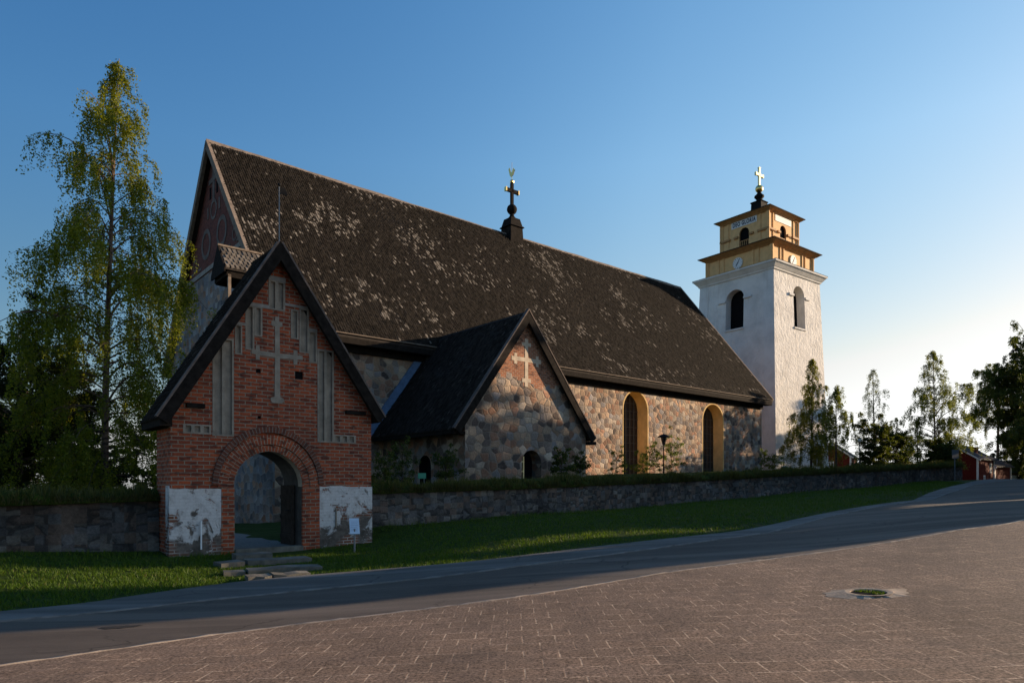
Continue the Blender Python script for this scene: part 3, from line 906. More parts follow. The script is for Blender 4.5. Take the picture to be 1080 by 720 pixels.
s = MB(); s.plate(cross, [], PY(GF - 0.02), 0.04, back=False); s.build('plaster_cross', M['plaster'], g)
# passage lining and pale soffit edge
s = MB(); s.strip(opening[1:] + [opening[0]], P, 0.0, GB - GF, closed=False)
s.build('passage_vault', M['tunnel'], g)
s = MB()
inner = [p for p in opening[2:]]
s.strip([p for p in inner if p[1] > 1.6], P, 0.004, 0.30, closed=False)
for q in s.v: q.x += (7.4 - q.x) * 0.006; q.z -= 0.005
s.build('soffit_edge', M['porch_plaster'], g)
def ring(r0, r1, z_c, yb, yf, a0, a1, n, uvoff=0.0, xc=7.43, zs=1.0):
    m = MB()
    for k in range(n):
        t0 = a0 + (a1 - a0) * k / n; t1 = a0 + (a1 - a0) * (k + 1) / n
        pts = []
        def pp(r, t, y): return (xc + r * math.cos(t), y, z_c + zs * r * math.sin(t))
        rm = (r0 + r1) / 2
        u = [(0.0, rm * t0), (r1 - r0, rm * t0), (r1 - r0, rm * t1), (0, rm * t1)]
        m.quad(pp(r0, t0, yf), pp(r1, t0, yf), pp(r1, t1, yf), pp(r0, t1, yf), uv=u)
        m.quad(pp(r1, t0, yf), pp(r1, t0, yb), pp(r1, t1, yb), pp(r1, t1, yf), uv=u)
        m.quad(pp(r0, t0, yb), pp(r0, t0, yf), pp(r0, t1, yf), pp(r0, t1, yb), uv=u)
    for t in (a0, a1):
        m.quad(pp(r0, t, yf), pp(r0, t, yb), pp(r1, t, yb), pp(r1, t, yf))
    return m
ring(1.03, 1.20, 1.66, GF + 0.02, GF - 0.012, 0, math.pi, 40).build('inner_arch_ring', M['brick_ring'], g)
ring(1.20, 1.46, 1.66, GF + 0.02, GF - 0.045, 0, math.pi, 44, zs=1.03).build('outer_arch_ring', M['brick_ring'], g)
ring(1.46, 1.62, 1.70, GF + 0.02, GF - 0.08, 0.02, math.pi - 0.02, 44, zs=1.05).build('hood_mould', M['brick_hood'], g)
# brick piers beside the opening, then worn whitewash on the outer parts
s = MB()
for x0, x1 in ((6.06, 6.415), (8.395, 8.93)):
    s.quad((x0, GF - 0.03, -0.7), (x1, GF - 0.03, -0.7), (x1, GF - 0.03, 1.66), (x0, GF - 0.03, 1.66))
    for x in (x0, x1): s.quad((x, GF - 0.03, -0.7), (x, GF + 0.05, -0.7), (x, GF + 0.05, 1.66), (x, GF - 0.03, 1.66))
    s.quad((x0, GF - 0.03, 1.66), (x1, GF - 0.03, 1.66), (x1, GF + 0.05, 1.66), (x0, GF + 0.05, 1.66))
s.build('arch_pier', M['brick'], g, split=True)
def panel(x0, x1, ztop, seed):
    rnd = random.Random(seed)
    top = [(x1 - (x1 - x0) * k / 10, ztop + rnd.uniform(-0.02, 0.02)) for k in range(11)]
    m = MB(); m.plate([(x0, -0.7), (x1, -0.7)] + top, [], PY(GF - 0.018), 0.04, back=False)
    return m
panel(4.735, 6.06, 1.62, 3).build('whitewashed_panel', M['worn'], g)
panel(8.93, 10.715, 1.68, 4).build('whitewashed_panel', M['worn'], g)
s = MB()
s.box(4.735, 4.757, GF + 0.03, GF + 0.35, -0.7, 1.7)
s.build('whitewashed_corner', M['worn'], g)
# timber beam ends under the roof
s = MB(); s.box(5.16, 5.62, GF - 0.10, GF + 0.1, 3.80, 3.92); s.build('beam_end', M['dark_wood'], g, split=True)
s = MB(); s.box(9.78, 10.45, GF - 0.10, GF + 0.1, 3.93, 4.05); s.build('beam_end', M['dark_wood'], g, split=True)
# two white rods on the lower wall
s = MB(); s.box(5.50, 5.535, GF - 0.10, GF - 0.06, -0.02, 0.75); s.box(5.505, 5.53, GF - 0.06, GF, 0.1, 0.14); s.box(5.505, 5.53, GF - 0.06, GF, 0.6, 0.64); s.build('white_rod', M['pole_white'], g)
s = MB(); s.box(9.44, 9.475, GF - 0.07, GF - 0.03, 0.42, 1.02); s.box(9.445, 9.47, GF - 0.03, GF, 0.9, 0.94); s.build('white_rod', M['plaster'], g)
# roof
apx = (7.59, 8.66); eL = (4.40, 3.45); eR = (10.95, 3.86)
RF = 19.28; RB = 21.35
def slope_frame(e, a_, flip):
    return Vector((a_[0] - e[0], 0, a_[1] - e[1]))
def roof_pair(parent, apx, eL, eR, y0, y1, th, mat_under, prefix, tintf, w=0.12, ex=0.2, seed=1, sides='LR', t=0.028):
    s = MB()
    for e in (eL, eR):
        n = Vector((-(apx[1] - e[1]), 0, (apx[0] - e[0]))) ; n.normalize()
        if n.z < 0: n = -n
        d = n * th
        p = [(e[0], y0, e[1]), (apx[0], y0, apx[1]), (apx[0], y1, apx[1]), (e[0], y1, e[1])]
        q = [(a - d.x, b, c - d.z) for a, b, c in p]
        if e is eL: s.hexa([q[3], q[0], q[1], q[2], p[3], p[0], p[1], p[2]])
        else: s.hexa([q[0], q[3], q[2], q[1], p[0], p[3], p[2], p[1]])
    s.build('roof_boards', mat_under, parent)
    for k, e in (('L', eL), ('R', eR)):
        if k not in sides: continue
        V = Vector((apx[0] - e[0], 0, apx[1] - e[1])); L = V.length
        shingles('shingle_roof', (e[0], y0, e[1]), (0, 1, 0), tuple(V), y1 - y0, L, M['shingle'], parent, w, ex, t, seed + (k == 'R'), tintf)
def dark_tint(u, v, rng):
    n = len(u); b = 0.022 * rng.uniform(0.6, 1.6, n)
    pale = rng.random(n) < 0.03
    b = np.where(pale, 0.09, b)
    return np.stack([b, b * 0.86, b * 0.78], 1)
roof_pair(g, apx, eL, eR, RF, RB, 0.14, M['under_roof'], '', dark_tint)
def barge(parent, e, a_, y0, y1, drop, mat, name='barge_board', lift=0.03):
    """thick board under the verge, from eave end e up to the apex a_"""
    V = Vector((a_[0] - e[0], a_[1] - e[1])); V.normalize()
    nrm = Vector((-V.y, V.x))
    if nrm.y < 0: nrm = -nrm
    p = [Vector(e) + nrm * lift, Vector(a_) + nrm * lift, Vector(a_) - nrm * drop, Vector(e) - nrm * drop]
    # meet on the centre line at the top
    up = [Vector((a_[0], a_[1] + lift / max(0.2, abs(V.x)))), Vector((a_[0], a_[1] - drop / max(0.2, abs(V.x))))]
    p[1], p[2] = up[0], up[1]
    m = MB(); o = [(q.x, q.y) for q in p]
    if a_[0] < e[0]: o = o[::-1]
    m.plate(o[::-1], [], PY(y0), y1 - y0)
    return m.build(name, mat, parent)
barge(g, eL, apx, RF - 0.06, RF + 0.02, 0.27, M['dark_wood'])
barge(g, eR, apx, RF - 0.06, RF + 0.02, 0.27, M['dark_wood'])
for e in (eL, eR):
    V = Vector((apx[0] - e[0], apx[1] - e[1])).normalized(); nrm = Vector((-V.y, V.x)); nrm = nrm if nrm.y > 0 else -nrm
    a0 = Vector(e); a1 = Vector(apx)
    m = MB(); h = 0.05
    pts = [a0 + nrm * 0.032, a1 + nrm * 0.032, a1 + nrm * (0.032 + h), a0 + nrm * (0.032 + h)]
    o = [(q.x, q.y) for q in pts]
    m.plate(o if e is eR else o[::-1], [], PY(RF - 0.07), 0.18)
    m.build('verge_cap', M['grey_wood'], g)
# roof beam visible under the left eave
s = MB(); s.box(4.45, 4.74, RF, RB, 3.25, 3.5); s.build('wall_plate', M['dark_wood'], g)
s = MB(); s.box(10.71, 10.9, RF, RB, 3.72, 3.86); s.build('wall_plate', M['dark_wood'], g)
s = MB(); s.tube([(7.59, RF + 0.05, 8.5), (7.59, RF + 0.05, 10.3)], 0.016, 6); rod = s.build('iron_rod', M['steel'], g)
s = MB(); s.plate([(7.60, 10.10), (7.74, 10.12), (7.82, 10.09), (7.82, 10.20), (7.75, 10.31), (7.60, 10.28)], [], PY(RF + 0.045), 0.015); s.ball((7.59, RF + 0.05, 10.36), 0.045); s.build('weathervane', M['black'], rod)
s = MB()
s.box(8.28, 8.36, GB - 0.9, GB - 0.02, -0.12, 1.72)
for k in range(3): s.box(8.255, 8.28, GB - 0.9, GB - 0.02, 0.1 + k * 0.6, 0.22 + k * 0.6)
dr = s.build('gate_door', M['trunk_dark'], g)
dr['label'] = 'dark wooden door leaf folded open in the passage'
s = MB(); s.tube([(8.24, GB - 0.8, 0.95), (8.20, GB - 0.8, 0.95), (8.20, GB - 0.62, 0.95), (8.24, GB - 0.62, 0.95)], 0.012, 6); s.build('handle', M['black'], dr)

s = MB(); s.box(6.42, 8.39, 19.5, 19.78, -0.5, -0.075); s.build('sill_stone', M['step_stone'], g, bevel=0.015)
# steps and stones before the gate
def stone_block(name, label, cat, pts, z0, z1, mat, group=None, seed=0):
    """low irregular stone slab from a plan outline"""
    rnd = random.Random(seed)
    cx = sum(p[0] for p in pts) / len(pts); cy = sum(p[1] for p in pts) / len(pts)
    o = thing(name, label, cat, WF, (cx, cy, z0), group=group)
    return o, rnd
def slab(name, label, cat, x0, y0, x1, y1, wd, zt, th, seed, mat=None, group=None):
    """long stone from (x0,y0) to (x1,y1), front edge on that line"""
    rnd = random.Random(seed)
    d = Vector((x1 - x0, y1 - y0)); L = d.length; d.normalize(); n = Vector((-d.y, d.x))
    k = max(3, int(L / 0.35))
    top_f, top_b, bot_f, bot_b = [], [], [], []
    for i in range(k + 1):
        t = i / k; c = Vector((x0, y0)) + d * (L * t)
        j = rnd.uniform(-0.045, 0.045); zz = zt + rnd.uniform(-0.02, 0.015)
        f_ = c + n * j; b_ = c + n * (wd + rnd.uniform(-0.04, 0.04))
        top_f.append((f_.x, f_.y, zz)); top_b.append((b_.x, b_.y, zz + 0.01))
        bot_f.append((f_.x, f_.y, zz - th)); bot_b.append((b_.x, b_.y, zz - th))
    m = MB()
    for i in range(k):
        m.quad(top_f[i], top_f[i + 1], top_b[i + 1], top_b[i])
        m.quad(bot_f[i], bot_f[i + 1], top_f[i + 1], top_f[i])
        m.quad(top_b[i], top_b[i + 1], bot_b[i + 1], bot_b[i])
    m.quad(bot_f[0], top_f[0], top_b[0], bot_b[0]); m.quad(top_f[-1], bot_f[-1], bot_b[-1], top_b[-1])
    base = Vector(((x0 + x1) / 2, (y0 + y1) / 2, zt - th))
    o = m.build(name, mat or M['step_stone'], None, base, bevel=0.02)
    o.location = base
    return tag(o, label, cat, group)
SLABS = []
def px_slab(name, label, cat, pxa, pya, pxb, pyb, Za, Zb, wd, th, seed, group=None, mat=None):
    def on_ground(px, py, lift=0.055):
        Z = 10.0
        while Z < 24:
            q = img(px, py, Z)
            if q[2] <= Fz(q[0], q[1]) + lift: return q
            Z += 0.05
        return q
    if name == 'stone_step': a, b = on_ground(pxa, pya), on_ground(pxb, pyb)
    else: a = img(pxa, pya, Za); b = img(pxb, pyb, Zb)
    SLABS.append((a[0], a[1], b[0], b[1], wd))
    return slab(name, label, cat, a[0], a[1], b[0], b[1], wd, (a[2] + b[2]) / 2 - (0.0 if name == 'stone_step' else 0.06), th, seed, mat, group)
px_slab('doorstep', 'broad pale threshold stone under the gate arch', 'step', 249, 583, 287, 581, 17.6, 18.1, 0.5, 0.2, 1)
px_slab('stone_step', 'long uppermost stone step below the threshold, running to its right', 'step', 262, 592, 329, 587.5, 16.9, 17.6, 0.55, 0.2, 2, 'stone steps before the gate')
px_slab('stone_step', 'short uppermost step stone at the left, half sunk in grass', 'step', 233, 594, 258, 592.3, 16.5, 16.85, 0.5, 0.18, 3, 'stone steps before the gate')
px_slab('stone_step', 'middle stone step, the longest one, between the upper and the lowest', 'step', 262, 601.5, 340, 595.5, 16.0, 16.9, 0.5, 0.18, 4, 'stone steps before the gate')
px_slab('stone_step', 'short middle step stone at the left, almost covered by grass', 'step', 236, 602.8, 259, 601.8, 15.7, 15.95, 0.4, 0.18, 9, 'stone steps before the gate')
px_slab('stone_step', 'lowest stone step beside the pavement, left half', 'step', 262, 609, 287, 606.8, 15.1, 15.5, 0.42, 0.16, 5, 'stone steps before the gate')
px_slab('stone_step', 'lowest stone step beside the pavement, pale right half', 'step', 289, 606.6, 328, 603.0, 15.55, 16.1, 0.42, 0.16, 6, 'stone steps before the gate')
px_slab('corner_stone', 'grey boulder block at the right foot of the gatehouse', 'stone', 391, 577, 404, 576, 20.6, 21.1, 0.5, 0.34, 8)

# information sign on a post in front of the right panel
sx, sy, sz = img(374, 580, 19.9)
sgn = thing('information_sign', 'pale blue information panel tilted on a thin steel post by the gatehouse', 'sign', Frame(sx, sy, R(18)), (0, 0, sz - 0.05))
s = MB(); s.tube([(0, 0, sz - 0.2), (0, 0.02, sz + 0.62)], 0.028, 8); s.build('post', M['steel'], sgn)
s = MB(); s.hexa([(-0.13, -0.03, sz + 0.48), (0.15, -0.03, sz + 0.48), (0.15, 0.0, sz + 0.46), (-0.13, 0.0, sz + 0.46), (-0.145, 0.14, sz + 0.93), (0.13, 0.14, sz + 0.93), (0.13, 0.17, sz + 0.91), (-0.145, 0.17, sz + 0.91)])
pn = s.build('panel', M['panel'], sgn)
s = MB()
for k in range(6):
    t = 0.2 + k * 0.11; y = -0.03 + 0.17 * t - 0.004; z = sz + 0.48 + 0.45 * t
    s.quad((-0.10, y, z), (0.08 + 0.02 * (k % 2), y, z), (0.08 + 0.02 * (k % 2), y + 0.006, z + 0.016), (-0.10, y + 0.006, z + 0.016))
s.build('printed_lines', M['panel_ink'], pn)
# ------------------------------------------------------------------ church
WS = 33.7                      # south wall plane
GA = 13.0; GE = 59.2           # gable wall, far end
EB, EH = 33.0, 9.72            # eave
RBb, RH = 43.4, 22.5           # ridge
V0, V1 = 12.55, 60.0
SL = (RH - EH) / (RBb - EB)
ch = thing('church', 'long medieval field stone church with a huge steep dark shingled roof and a gabled porch', 'church', CF, (36, WS, 2.0))
w1 = arch(39.50, 42.35, 1.2, 7.45, 8.90, 16)
w2 = arch(49.75, 52.80, 1.2, 7.25, 8.70, 16)
s = MB()
s.plate([(GA, -1.2), (GE, -1.2), (GE, 9.9), (GA, 9.9)], [w1, w2], PY(WS))
s.build('nave_wall', M['stone'], ch)
s = MB()
s.quad((GE, WS, -1.2), (GE, 53.1, -1.2), (GE, 53.1, 9.9), (GE, WS, 9.9)); s.quad((GE, WS, 9.9), (GE, 53.1, 9.9), (GE, RBb, RH - 0.4))
s.quad((GE, 53.1, -1.2), (GA, 53.1, -1.2), (GA, 53.1, 9.9), (GE, 53.1, 9.9))
s.build('far_wall', M['stone'], ch)
for w in (w1, w2):
    x0 = w[0][0]; x1 = w[1][0]
    m = MB(); m.strip(w, PY(WS), -0.015, 1.05)
    wd = m.build('arched_window', M['ochre'], ch)
    ins = [((x - (x0 + x1) / 2) * 0.995 + (x0 + x1) / 2, z) for x, z in w]
    m = MB(); m.plate(ins, [], PY(WS + 1.0)); m.build('pane', M['glass'], wd)
    m = MB()
    for k in range(1, 6):
        x = x0 + (x1 - x0) * k / 6; zt = w[2][1] + 1.25 * math.sqrt(max(0, 1 - ((x - (x0 + x1) / 2) / ((x1 - x0) / 2)) ** 2))
        m.box(x - 0.025, x + 0.025, WS + 0.95, WS + 0.99, 1.3, zt)
    for k in range(1, 12):
        z = 1.3 + k * 0.62
        if z < 8.2: m.box(x0 + 0.02, x1 - 0.02, WS + 0.945, WS + 0.985, z - 0.02, z + 0.02)
    m.build('glazing_bars', M['lead'], wd)
    # thin plastered margin round the opening
    c = (x0 + x1) / 2
    out = [(c + (x - c) * 1.07, z + (0.10 if z > 7 else 0)) for x, z in w]
    m = MB(); P_ = PY(WS - 0.012)
    for i in range(1, len(w)):
        a_, b_ = w[i], w[(i + 1) % len(w)]; c_, d_ = out[(i + 1) % len(w)], out[i]
        m.quad(P_(*d_, 0), P_(*c_, 0), P_(*b_, 0), P_(*a_, 0)); m.quad(P_(*d_, 0), P_(*d_, 0.03), P_(*c_, 0.03), P_(*c_, 0))
    m.build('plaster_margin', M['ochre'], wd)
# gable wall: stone below, plaster band, brick above
GP = PX(GA)
def gb(z): return (z - EH) / SL
zb = 14.9
b0 = EB + gb(zb) + 0.25; b1 = 2 * RBb - b0
s = MB()
def pxq(outl, x=GA, mb=None):
    mb.plate([(y, z) for y, z in outl][::-1], [], PX(x)); return mb
pxq([(WS, -1.2), (53.1, -1.2), (53.1, 9.9), (b1, zb), (b0, zb), (WS, 9.9)], GA, s)
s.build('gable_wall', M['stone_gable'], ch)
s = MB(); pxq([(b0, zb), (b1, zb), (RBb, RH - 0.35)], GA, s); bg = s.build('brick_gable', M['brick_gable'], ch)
s = MB(); s.box(GA - 0.06, GA + 0.02, b0 + 0.1, b1 - 0.1, zb + 0.05, zb + 0.33); s.build('plaster_band', M['plaster_soft'], bg)
s = MB()
def gring(cy, cz, r0, r1, n=22):
    for k in range(n):
        t0 = 2 * math.pi * k / n; t1 = 2 * math.pi * (k + 1) / n
        s.quad(*[(GA - 0.025, cy - r * math.cos(t), cz + r * math.sin(t)) for r, t in ((r0, t0), (r1, t0), (r1, t1), (r0, t1))])
for cy, cz, r in [(41.9, 16.75, 0.95), (44.9, 16.75, 0.95), (43.4, 18.5, 0.62), (39.6, 15.95, 0.42), (47.2, 15.95, 0.42)]:
    gring(cy, cz, r * 0.7, r)
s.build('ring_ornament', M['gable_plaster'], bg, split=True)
s = MB()
s.box(GA - 0.03, GA + 0.01, 43.2, 43.6, 18.9, 21.2); s.box(GA - 0.034, GA + 0.01, 42.5, 44.3, 20.2, 20.5)
for y in (42.3, 44.5): s.box(GA - 0.03, GA + 0.01, y - 0.12, y + 0.12, 18.2, 18.9)
for y in (39.0, 40.6, 46.2, 47.8): s.box(GA - 0.03, GA + 0.01, y - 0.3, y + 0.3, 15.42, 15.56)
s.build('cross_ornament', M['gable_plaster'], bg, split=True)
s = MB()
for y, z in ((42.75, 19.3), (44.05, 19.3)): s.box(GA - 0.02, GA + 0.01, y - 0.15, y + 0.15, z, z + 0.7)
s.build('vent_slot', M['dark'], bg, split=True)

# main roof
s = MB()
th = 0.22
for y0, y1 in ((EB, RBb), (2 * RBb - EB, RBb)):
    if y0 < y1:
        s.hexa([(V0, y0, EH - th), (V1, y0, EH - th), (V1, y1, RH - th), (V0, y1, RH - th), (V0, y0, EH), (V1, y0, EH), (V1, y1, RH), (V0, y1, RH)])
    else:
        s.hexa([(V1, y0, EH - th), (V0, y0, EH - th), (V0, y1, RH - th), (V1, y1, RH - th), (V1, y0, EH), (V0, y0, EH), (V0, y1, RH), (V1, y1, RH)])
s.build('roof_boards', M['under_roof'], ch)
SLN = math.hypot(RBb - EB, RH - EH)
def nave_tint(u, v, rng):
    n = len(u)
    p = np.empty(n)
    for k in range(n):
        # bleached shingles lie in loose clusters, fewer towards the far end
        p[k] = 0.6 * noise.noise((u[k] * 0.22, v[k] * 0.26, 3.3)) + 0.5 * noise.noise((u[k] * 1.1, v[k] * 0.55, 9.1)) + 0.45 * noise.noise((u[k] * 3.4, v[k] * 1.9, 1.7))
    dens = 0.10 * np.clip(1 - np.abs(u - 9) / 11, 0, 1) - 0.10 * np.clip((u - 18) / 26, 0, 1)
    pale = (p + rng.normal(0, 0.24, n)) > 0.52 - dens
    b = 0.021 * rng.uniform(0.5, 1.7, n)
    c = np.stack([b, b * 0.86, b * 0.74], 1)
    pb = rng.uniform(0.06, 0.25, n)
    c[pale] = np.stack([pb, pb * 0.90, pb * 0.80], 1)[pale]
    return c
shingles('shingle_roof', (V0 + 0.12, EB - 0.02, EH), (1, 0, 0), (0, RBb - EB, RH - EH), V1 - V0 - 0.2, SLN, M['shingle'], ch, 0.15, 0.20, 0.055, 5, nave_tint, None, (0.60, 0.74), 0.0)
def plain_tint(u, v, rng):
    b = 0.045 * rng.uniform(0.6, 1.5, len(u)); return np.stack([b, b * 0.86, b * 0.76], 1)
shingles('shingle_roof', (V0 + 0.12, 2 * RBb - EB + 0.02, EH), (1, 0, 0), (0, -(RBb - EB), RH - EH), V1 - V0 - 0.2, SLN, M['shingle'], ch, 0.3, 0.4, 0.034, 6, plain_tint)
# ridge boards, verge boards, eaves
s = MB()
NS = 60
rw_ = [(V0 + (V1 - V0) * k / NS, 0.05 * noise.noise((k * 0.31, 2.2, 0)) + 0.02 * noise.noise((k * 1.7, 5.2, 0)) - 0.06 * math.sin(math.pi * k / NS)) for k in range(NS + 1)]
for k in range(NS):
    (xa, da), (xb, db) = rw_[k], rw_[k + 1]
    ja = 0.012 * noise.noise((k * 3.3, 1.1, 4.0))
    s.hexa([(xa, RBb - 0.22, RH - 0.20 + da), (xb, RBb - 0.22, RH - 0.20 + db), (xb, RBb + 0.22, RH - 0.20 + db), (xa, RBb + 0.22, RH - 0.20 + da), (xa, RBb - 0.03, RH + 0.13 + da + ja), (xb, RBb - 0.03, RH + 0.13 + db + ja), (xb, RBb + 0.03, RH + 0.13 + db + ja), (xa, RBb + 0.03, RH + 0.13 + da + ja)])
s.build('ridge_board', M['verge_wood'], ch)
for x0, x1 in ((V0 - 0.03, V0 + 0.17), (V1 - 0.12, V1 + 0.03)):
    for sg in (1, -1):
        y0 = EB if sg > 0 else 2 * RBb - EB
        nv = Vector((0, -(RH - EH) * sg, RBb - EB)).normalized()
        nv = Vector((0, -(RH - EH) * sg / SLN, (RBb - EB) / SLN))
        a0 = Vector((0, y0, EH)); a1 = Vector((0, RBb, RH)); u_, d_ = nv * 0.085, nv * 0.30
        c = [a0 - d_, a0 + u_, a1 + u_, a1 - d_]
        m = MB()
        m.hexa([(x0, c[0].y, c[0].z), (x1, c[0].y, c[0].z), (x1, c[3].y, c[3].z), (x0, c[3].y, c[3].z), (x0, c[1].y, c[1].z), (x1, c[1].y, c[1].z), (x1, c[2].y, c[2].z), (x0, c[2].y, c[2].z)] if sg > 0 else
               [(x1, c[0].y, c[0].z), (x0, c[0].y, c[0].z), (x0, c[3].y, c[3].z), (x1, c[3].y, c[3].z), (x1, c[1].y, c[1].z), (x0, c[1].y, c[1].z), (x0, c[2].y, c[2].z), (x1, c[2].y, c[2].z)])
        m.build('verge_board', M['verge_wood'], ch)
s = MB(); s.box(V0 + 0.1, V1 - 0.05, EB - 0.10, EB - 0.02, EH - 0.05, EH + 0.0); s.build('gutter_board', M['verge_wood'], ch)
s = MB(); s.box(V0 + 0.2, V1 - 0.15, EB + 0.0, WS, EH - 0.52, EH - 0.14); s.build('eaves_soffit', M['dark_wood'], ch)
s = MB(); s.box(GA + 0.3, GE, WS - 0.16, WS + 0.1, EH - 0.86, EH - 0.53); s.build('cornice', M['dark_wood'], ch)
s = MB(); s.box(GE + 0.0, GE + 0.35, WS + 0.2, WS + 0.5, 8.0, 8.35); s.build('floodlight', M['black'], ch)
# far-side eave timbers seen past the gable
s = MB(); s.box(V0 + 0.2, GA, 52.9, 53.6, EH - 0.3, EH); s.build('beam_end', M['dark_wood'], ch, split=True)

# little roofed hoist canopy on the gable corner
s = MB()
cb, ch0 = 35.5, 13.70
for sg in (1, -1):
    y1 = cb - sg * 1.05
    p = [(10.85, y1, ch0 - 1.35), (GA + 0.05, y1, ch0 - 1.35), (GA + 0.05, cb, ch0), (10.85, cb, ch0)]
    q = [(x, y, z - 0.08) for x, y, z in p]
    s.hexa([*q, *p] if sg > 0 else [q[1], q[0], q[3], q[2], p[1], p[0], p[3], p[2]])
cn = s.build('canopy_roof', M['under_roof'], ch)
def can_tint(u, v, rng):
    b = rng.uniform(0.10, 0.2, len(u)); return np.stack([b, b * 0.88, b * 0.78], 1)
for sg in (1, -1):
    o = shingles('shingle_roof', (10.9, cb - sg * 1.05, ch0 - 1.35), (1, 0, 0), (0, sg * 1.05, 1.35), 2.1, 1.71, M['shingle'], cn, 0.24, 0.25, 0.07, 8, can_tint, None, (0.55, 0.7))
s = MB(); s.box(10.8, GA, cb - 0.08, cb + 0.08, ch0 - 0.02, ch0 + 0.07); s.build('ridge_cap', M['verge_wood'], cn)
s = MB()
s.plate([(cb - 1.05, ch0 - 1.55), (cb + 1.05, ch0 - 1.55), (cb + 1.05, ch0 - 1.33), (cb, ch0 + 0.03), (cb - 1.05, ch0 - 1.33)][::-1], [], PX(10.80), 0.06); s.build('barge_board', M['dark_wood'], cn, split=True)
s = MB(); s.box(11.0, GA, cb - 0.95, cb - 0.8, ch0 - 1.75, ch0 - 1.45); s.box(11.0, GA, cb + 0.8, cb + 0.95, ch0 - 1.75, ch0 - 1.45); s.box(10.95, 11.15, cb - 0.95, cb + 0.95, ch0 - 1.7, ch0 - 1.5)
s.build('canopy_beam', M['dark_wood'], cn, split=True)
s = MB(); s.hexa([(11.02, cb - 0.95, ch0 - 3.1), (11.16, cb - 0.95, ch0 - 3.1), (11.16, cb - 0.81, ch0 - 3.1), (11.02, cb - 0.81, ch0 - 3.1), (11.02, cb - 0.95, ch0 - 1.6), (11.16, cb - 0.95, ch0 - 1.6), (11.16, cb - 0.81, ch0 - 1.6), (11.02, cb - 0.81, ch0 - 1.6)])
s.tube([(11.1, cb - 0.88, ch0 - 3.05), (GA, cb - 0.88, ch0 - 3.9)], 0.07, 6)
s.build('canopy_post', M['verge_wood'], cn)

# porch
PF = 26.0
PL, PR = 19.12, 27.33
pe_l, pe_r, p_ap = (18.32, 4.33), (27.75, 4.25), (22.86, 10.48)
pw_ = MB()
rnd = random.Random(11)
door = arch(22.66, 24.0, 0.6, 2.85, 3.52, 14)
zz = lambda x: p_ap[1] - 0.25 - (abs(x - p_ap[0]) * ((p_ap[1] - pe_l[1]) / (p_ap[0] - pe_l[0]) if x < p_ap[0] else (p_ap[1] - pe_r[1]) / (pe_r[0] - p_ap[0])))
jag = []
x = 20.75
zs = [6.95, 7.25, 7.05, 7.35, 7.15, 7.0, 6.75, 6.9, 6.7, 6.85, 7.0, 6.8, 6.95]
xl = 20.55; xr = 25.35
n = len(zs)
for k in range(n):
    jag.append((xl + (xr - xl) * (k + 0.0) / n, zs[k])); jag.append((xl + (xr - xl) * (k + 1.0) / n - 0.02, zs[k]))
jag[0] = (20.62, zz(20.62)); jag[-1] = (xr, zz(xr))
stone_o = [(PL, 0.6), (door[0][0], 0.6)] + door[2:][::-1] + [(door[1][0], 0.6), (PR, 0.6), (PR, zz(PR))] + jag[::-1] + [(PL, zz(PL))]
pw_.plate(stone_o, [], PY(PF))
pw_.quad((PR, PF, 0.6), (PR, WS, 0.6), (PR, WS, zz(PR)), (PR, PF, zz(PR)))
porch = pw_.build('porch', M['stone_porch'], ch)
sw = arch(30.6 - 1.0, 30.6 + 0.1, 1.6, 3.0, 3.5, 10)
s = MB()
s.plate([(WS, 0.6), (WS, zz(PL)), (PF, zz(PL)), (PF, 0.6)][::-1], [[(y, z) for y, z in arch(28.9, 30.0, 1.4, 2.7, 3.25, 10)]], PX(PL))
s.build('side_wall', M['stone_porch'], porch)
s = MB(); s.strip(arch(28.9, 30.0, 1.4, 2.7, 3.25, 10), PX(PL), 0, 0.5); s.plate(arch(28.9, 30.0, 1.4, 2.7, 3.25, 10), [], PX(PL + 0.45)); s.build('side_window', M['dark'], porch)
s = MB(); s.plate(jag + [(p_ap[0], zz(p_ap[0]))], [], PY(PF)); s.build('brick_gable', M['brick_porch'], porch)
cx_ = 22.98
def crosslet(cx, zb_, zt_, zm, w, arm, bar, yb):
    """outline of a cross whose three upper ends carry short bars"""
    return [(cx - w, zb_), (cx + w, zb_), (cx + w, zb_ + 0.22), (cx + yb, zb_ + 0.22), (cx + yb, zb_ + 0.42), (cx + w, zb_ + 0.42), (cx + w, zm - w), (cx + arm - 0.36, zm - w), (cx + arm - 0.36, zm - bar), (cx + arm - 0.18, zm - bar), (cx + arm - 0.18, zm - w), (cx + arm, zm - w), (cx + arm, zm + w),
            (cx + arm - 0.18, zm + w), (cx + arm - 0.18, zm + bar), (cx + arm - 0.36, zm + bar), (cx + arm - 0.36, zm + w), (cx + w, zm + w), (cx + w, zt_ - 0.38), (cx + yb, zt_ - 0.38), (cx + yb, zt_ - 0.2), (cx + w, zt_ - 0.2), (cx + w, zt_), (cx - w, zt_), (cx - w, zt_ - 0.2), (cx - yb, zt_ - 0.2), (cx - yb, zt_ - 0.38), (cx - w, zt_ - 0.38),
            (cx - w, zm + w), (cx - arm + 0.36, zm + w), (cx - arm + 0.36, zm + bar), (cx - arm + 0.18, zm + bar), (cx - arm + 0.18, zm + w), (cx - arm, zm + w), (cx - arm, zm - w), (cx - arm + 0.18, zm - w), (cx - arm + 0.18, zm - bar), (cx - arm + 0.36, zm - bar), (cx - arm + 0.36, zm - w), (cx - w, zm - w), (cx - w, zb_ + 0.42), (cx - yb, zb_ + 0.42), (cx - yb, zb_ + 0.22), (cx - w, zb_ + 0.22)]
pc = crosslet(cx_, 6.72, 9.15, 8.08, 0.105, 1.0, 0.27, 0.30)
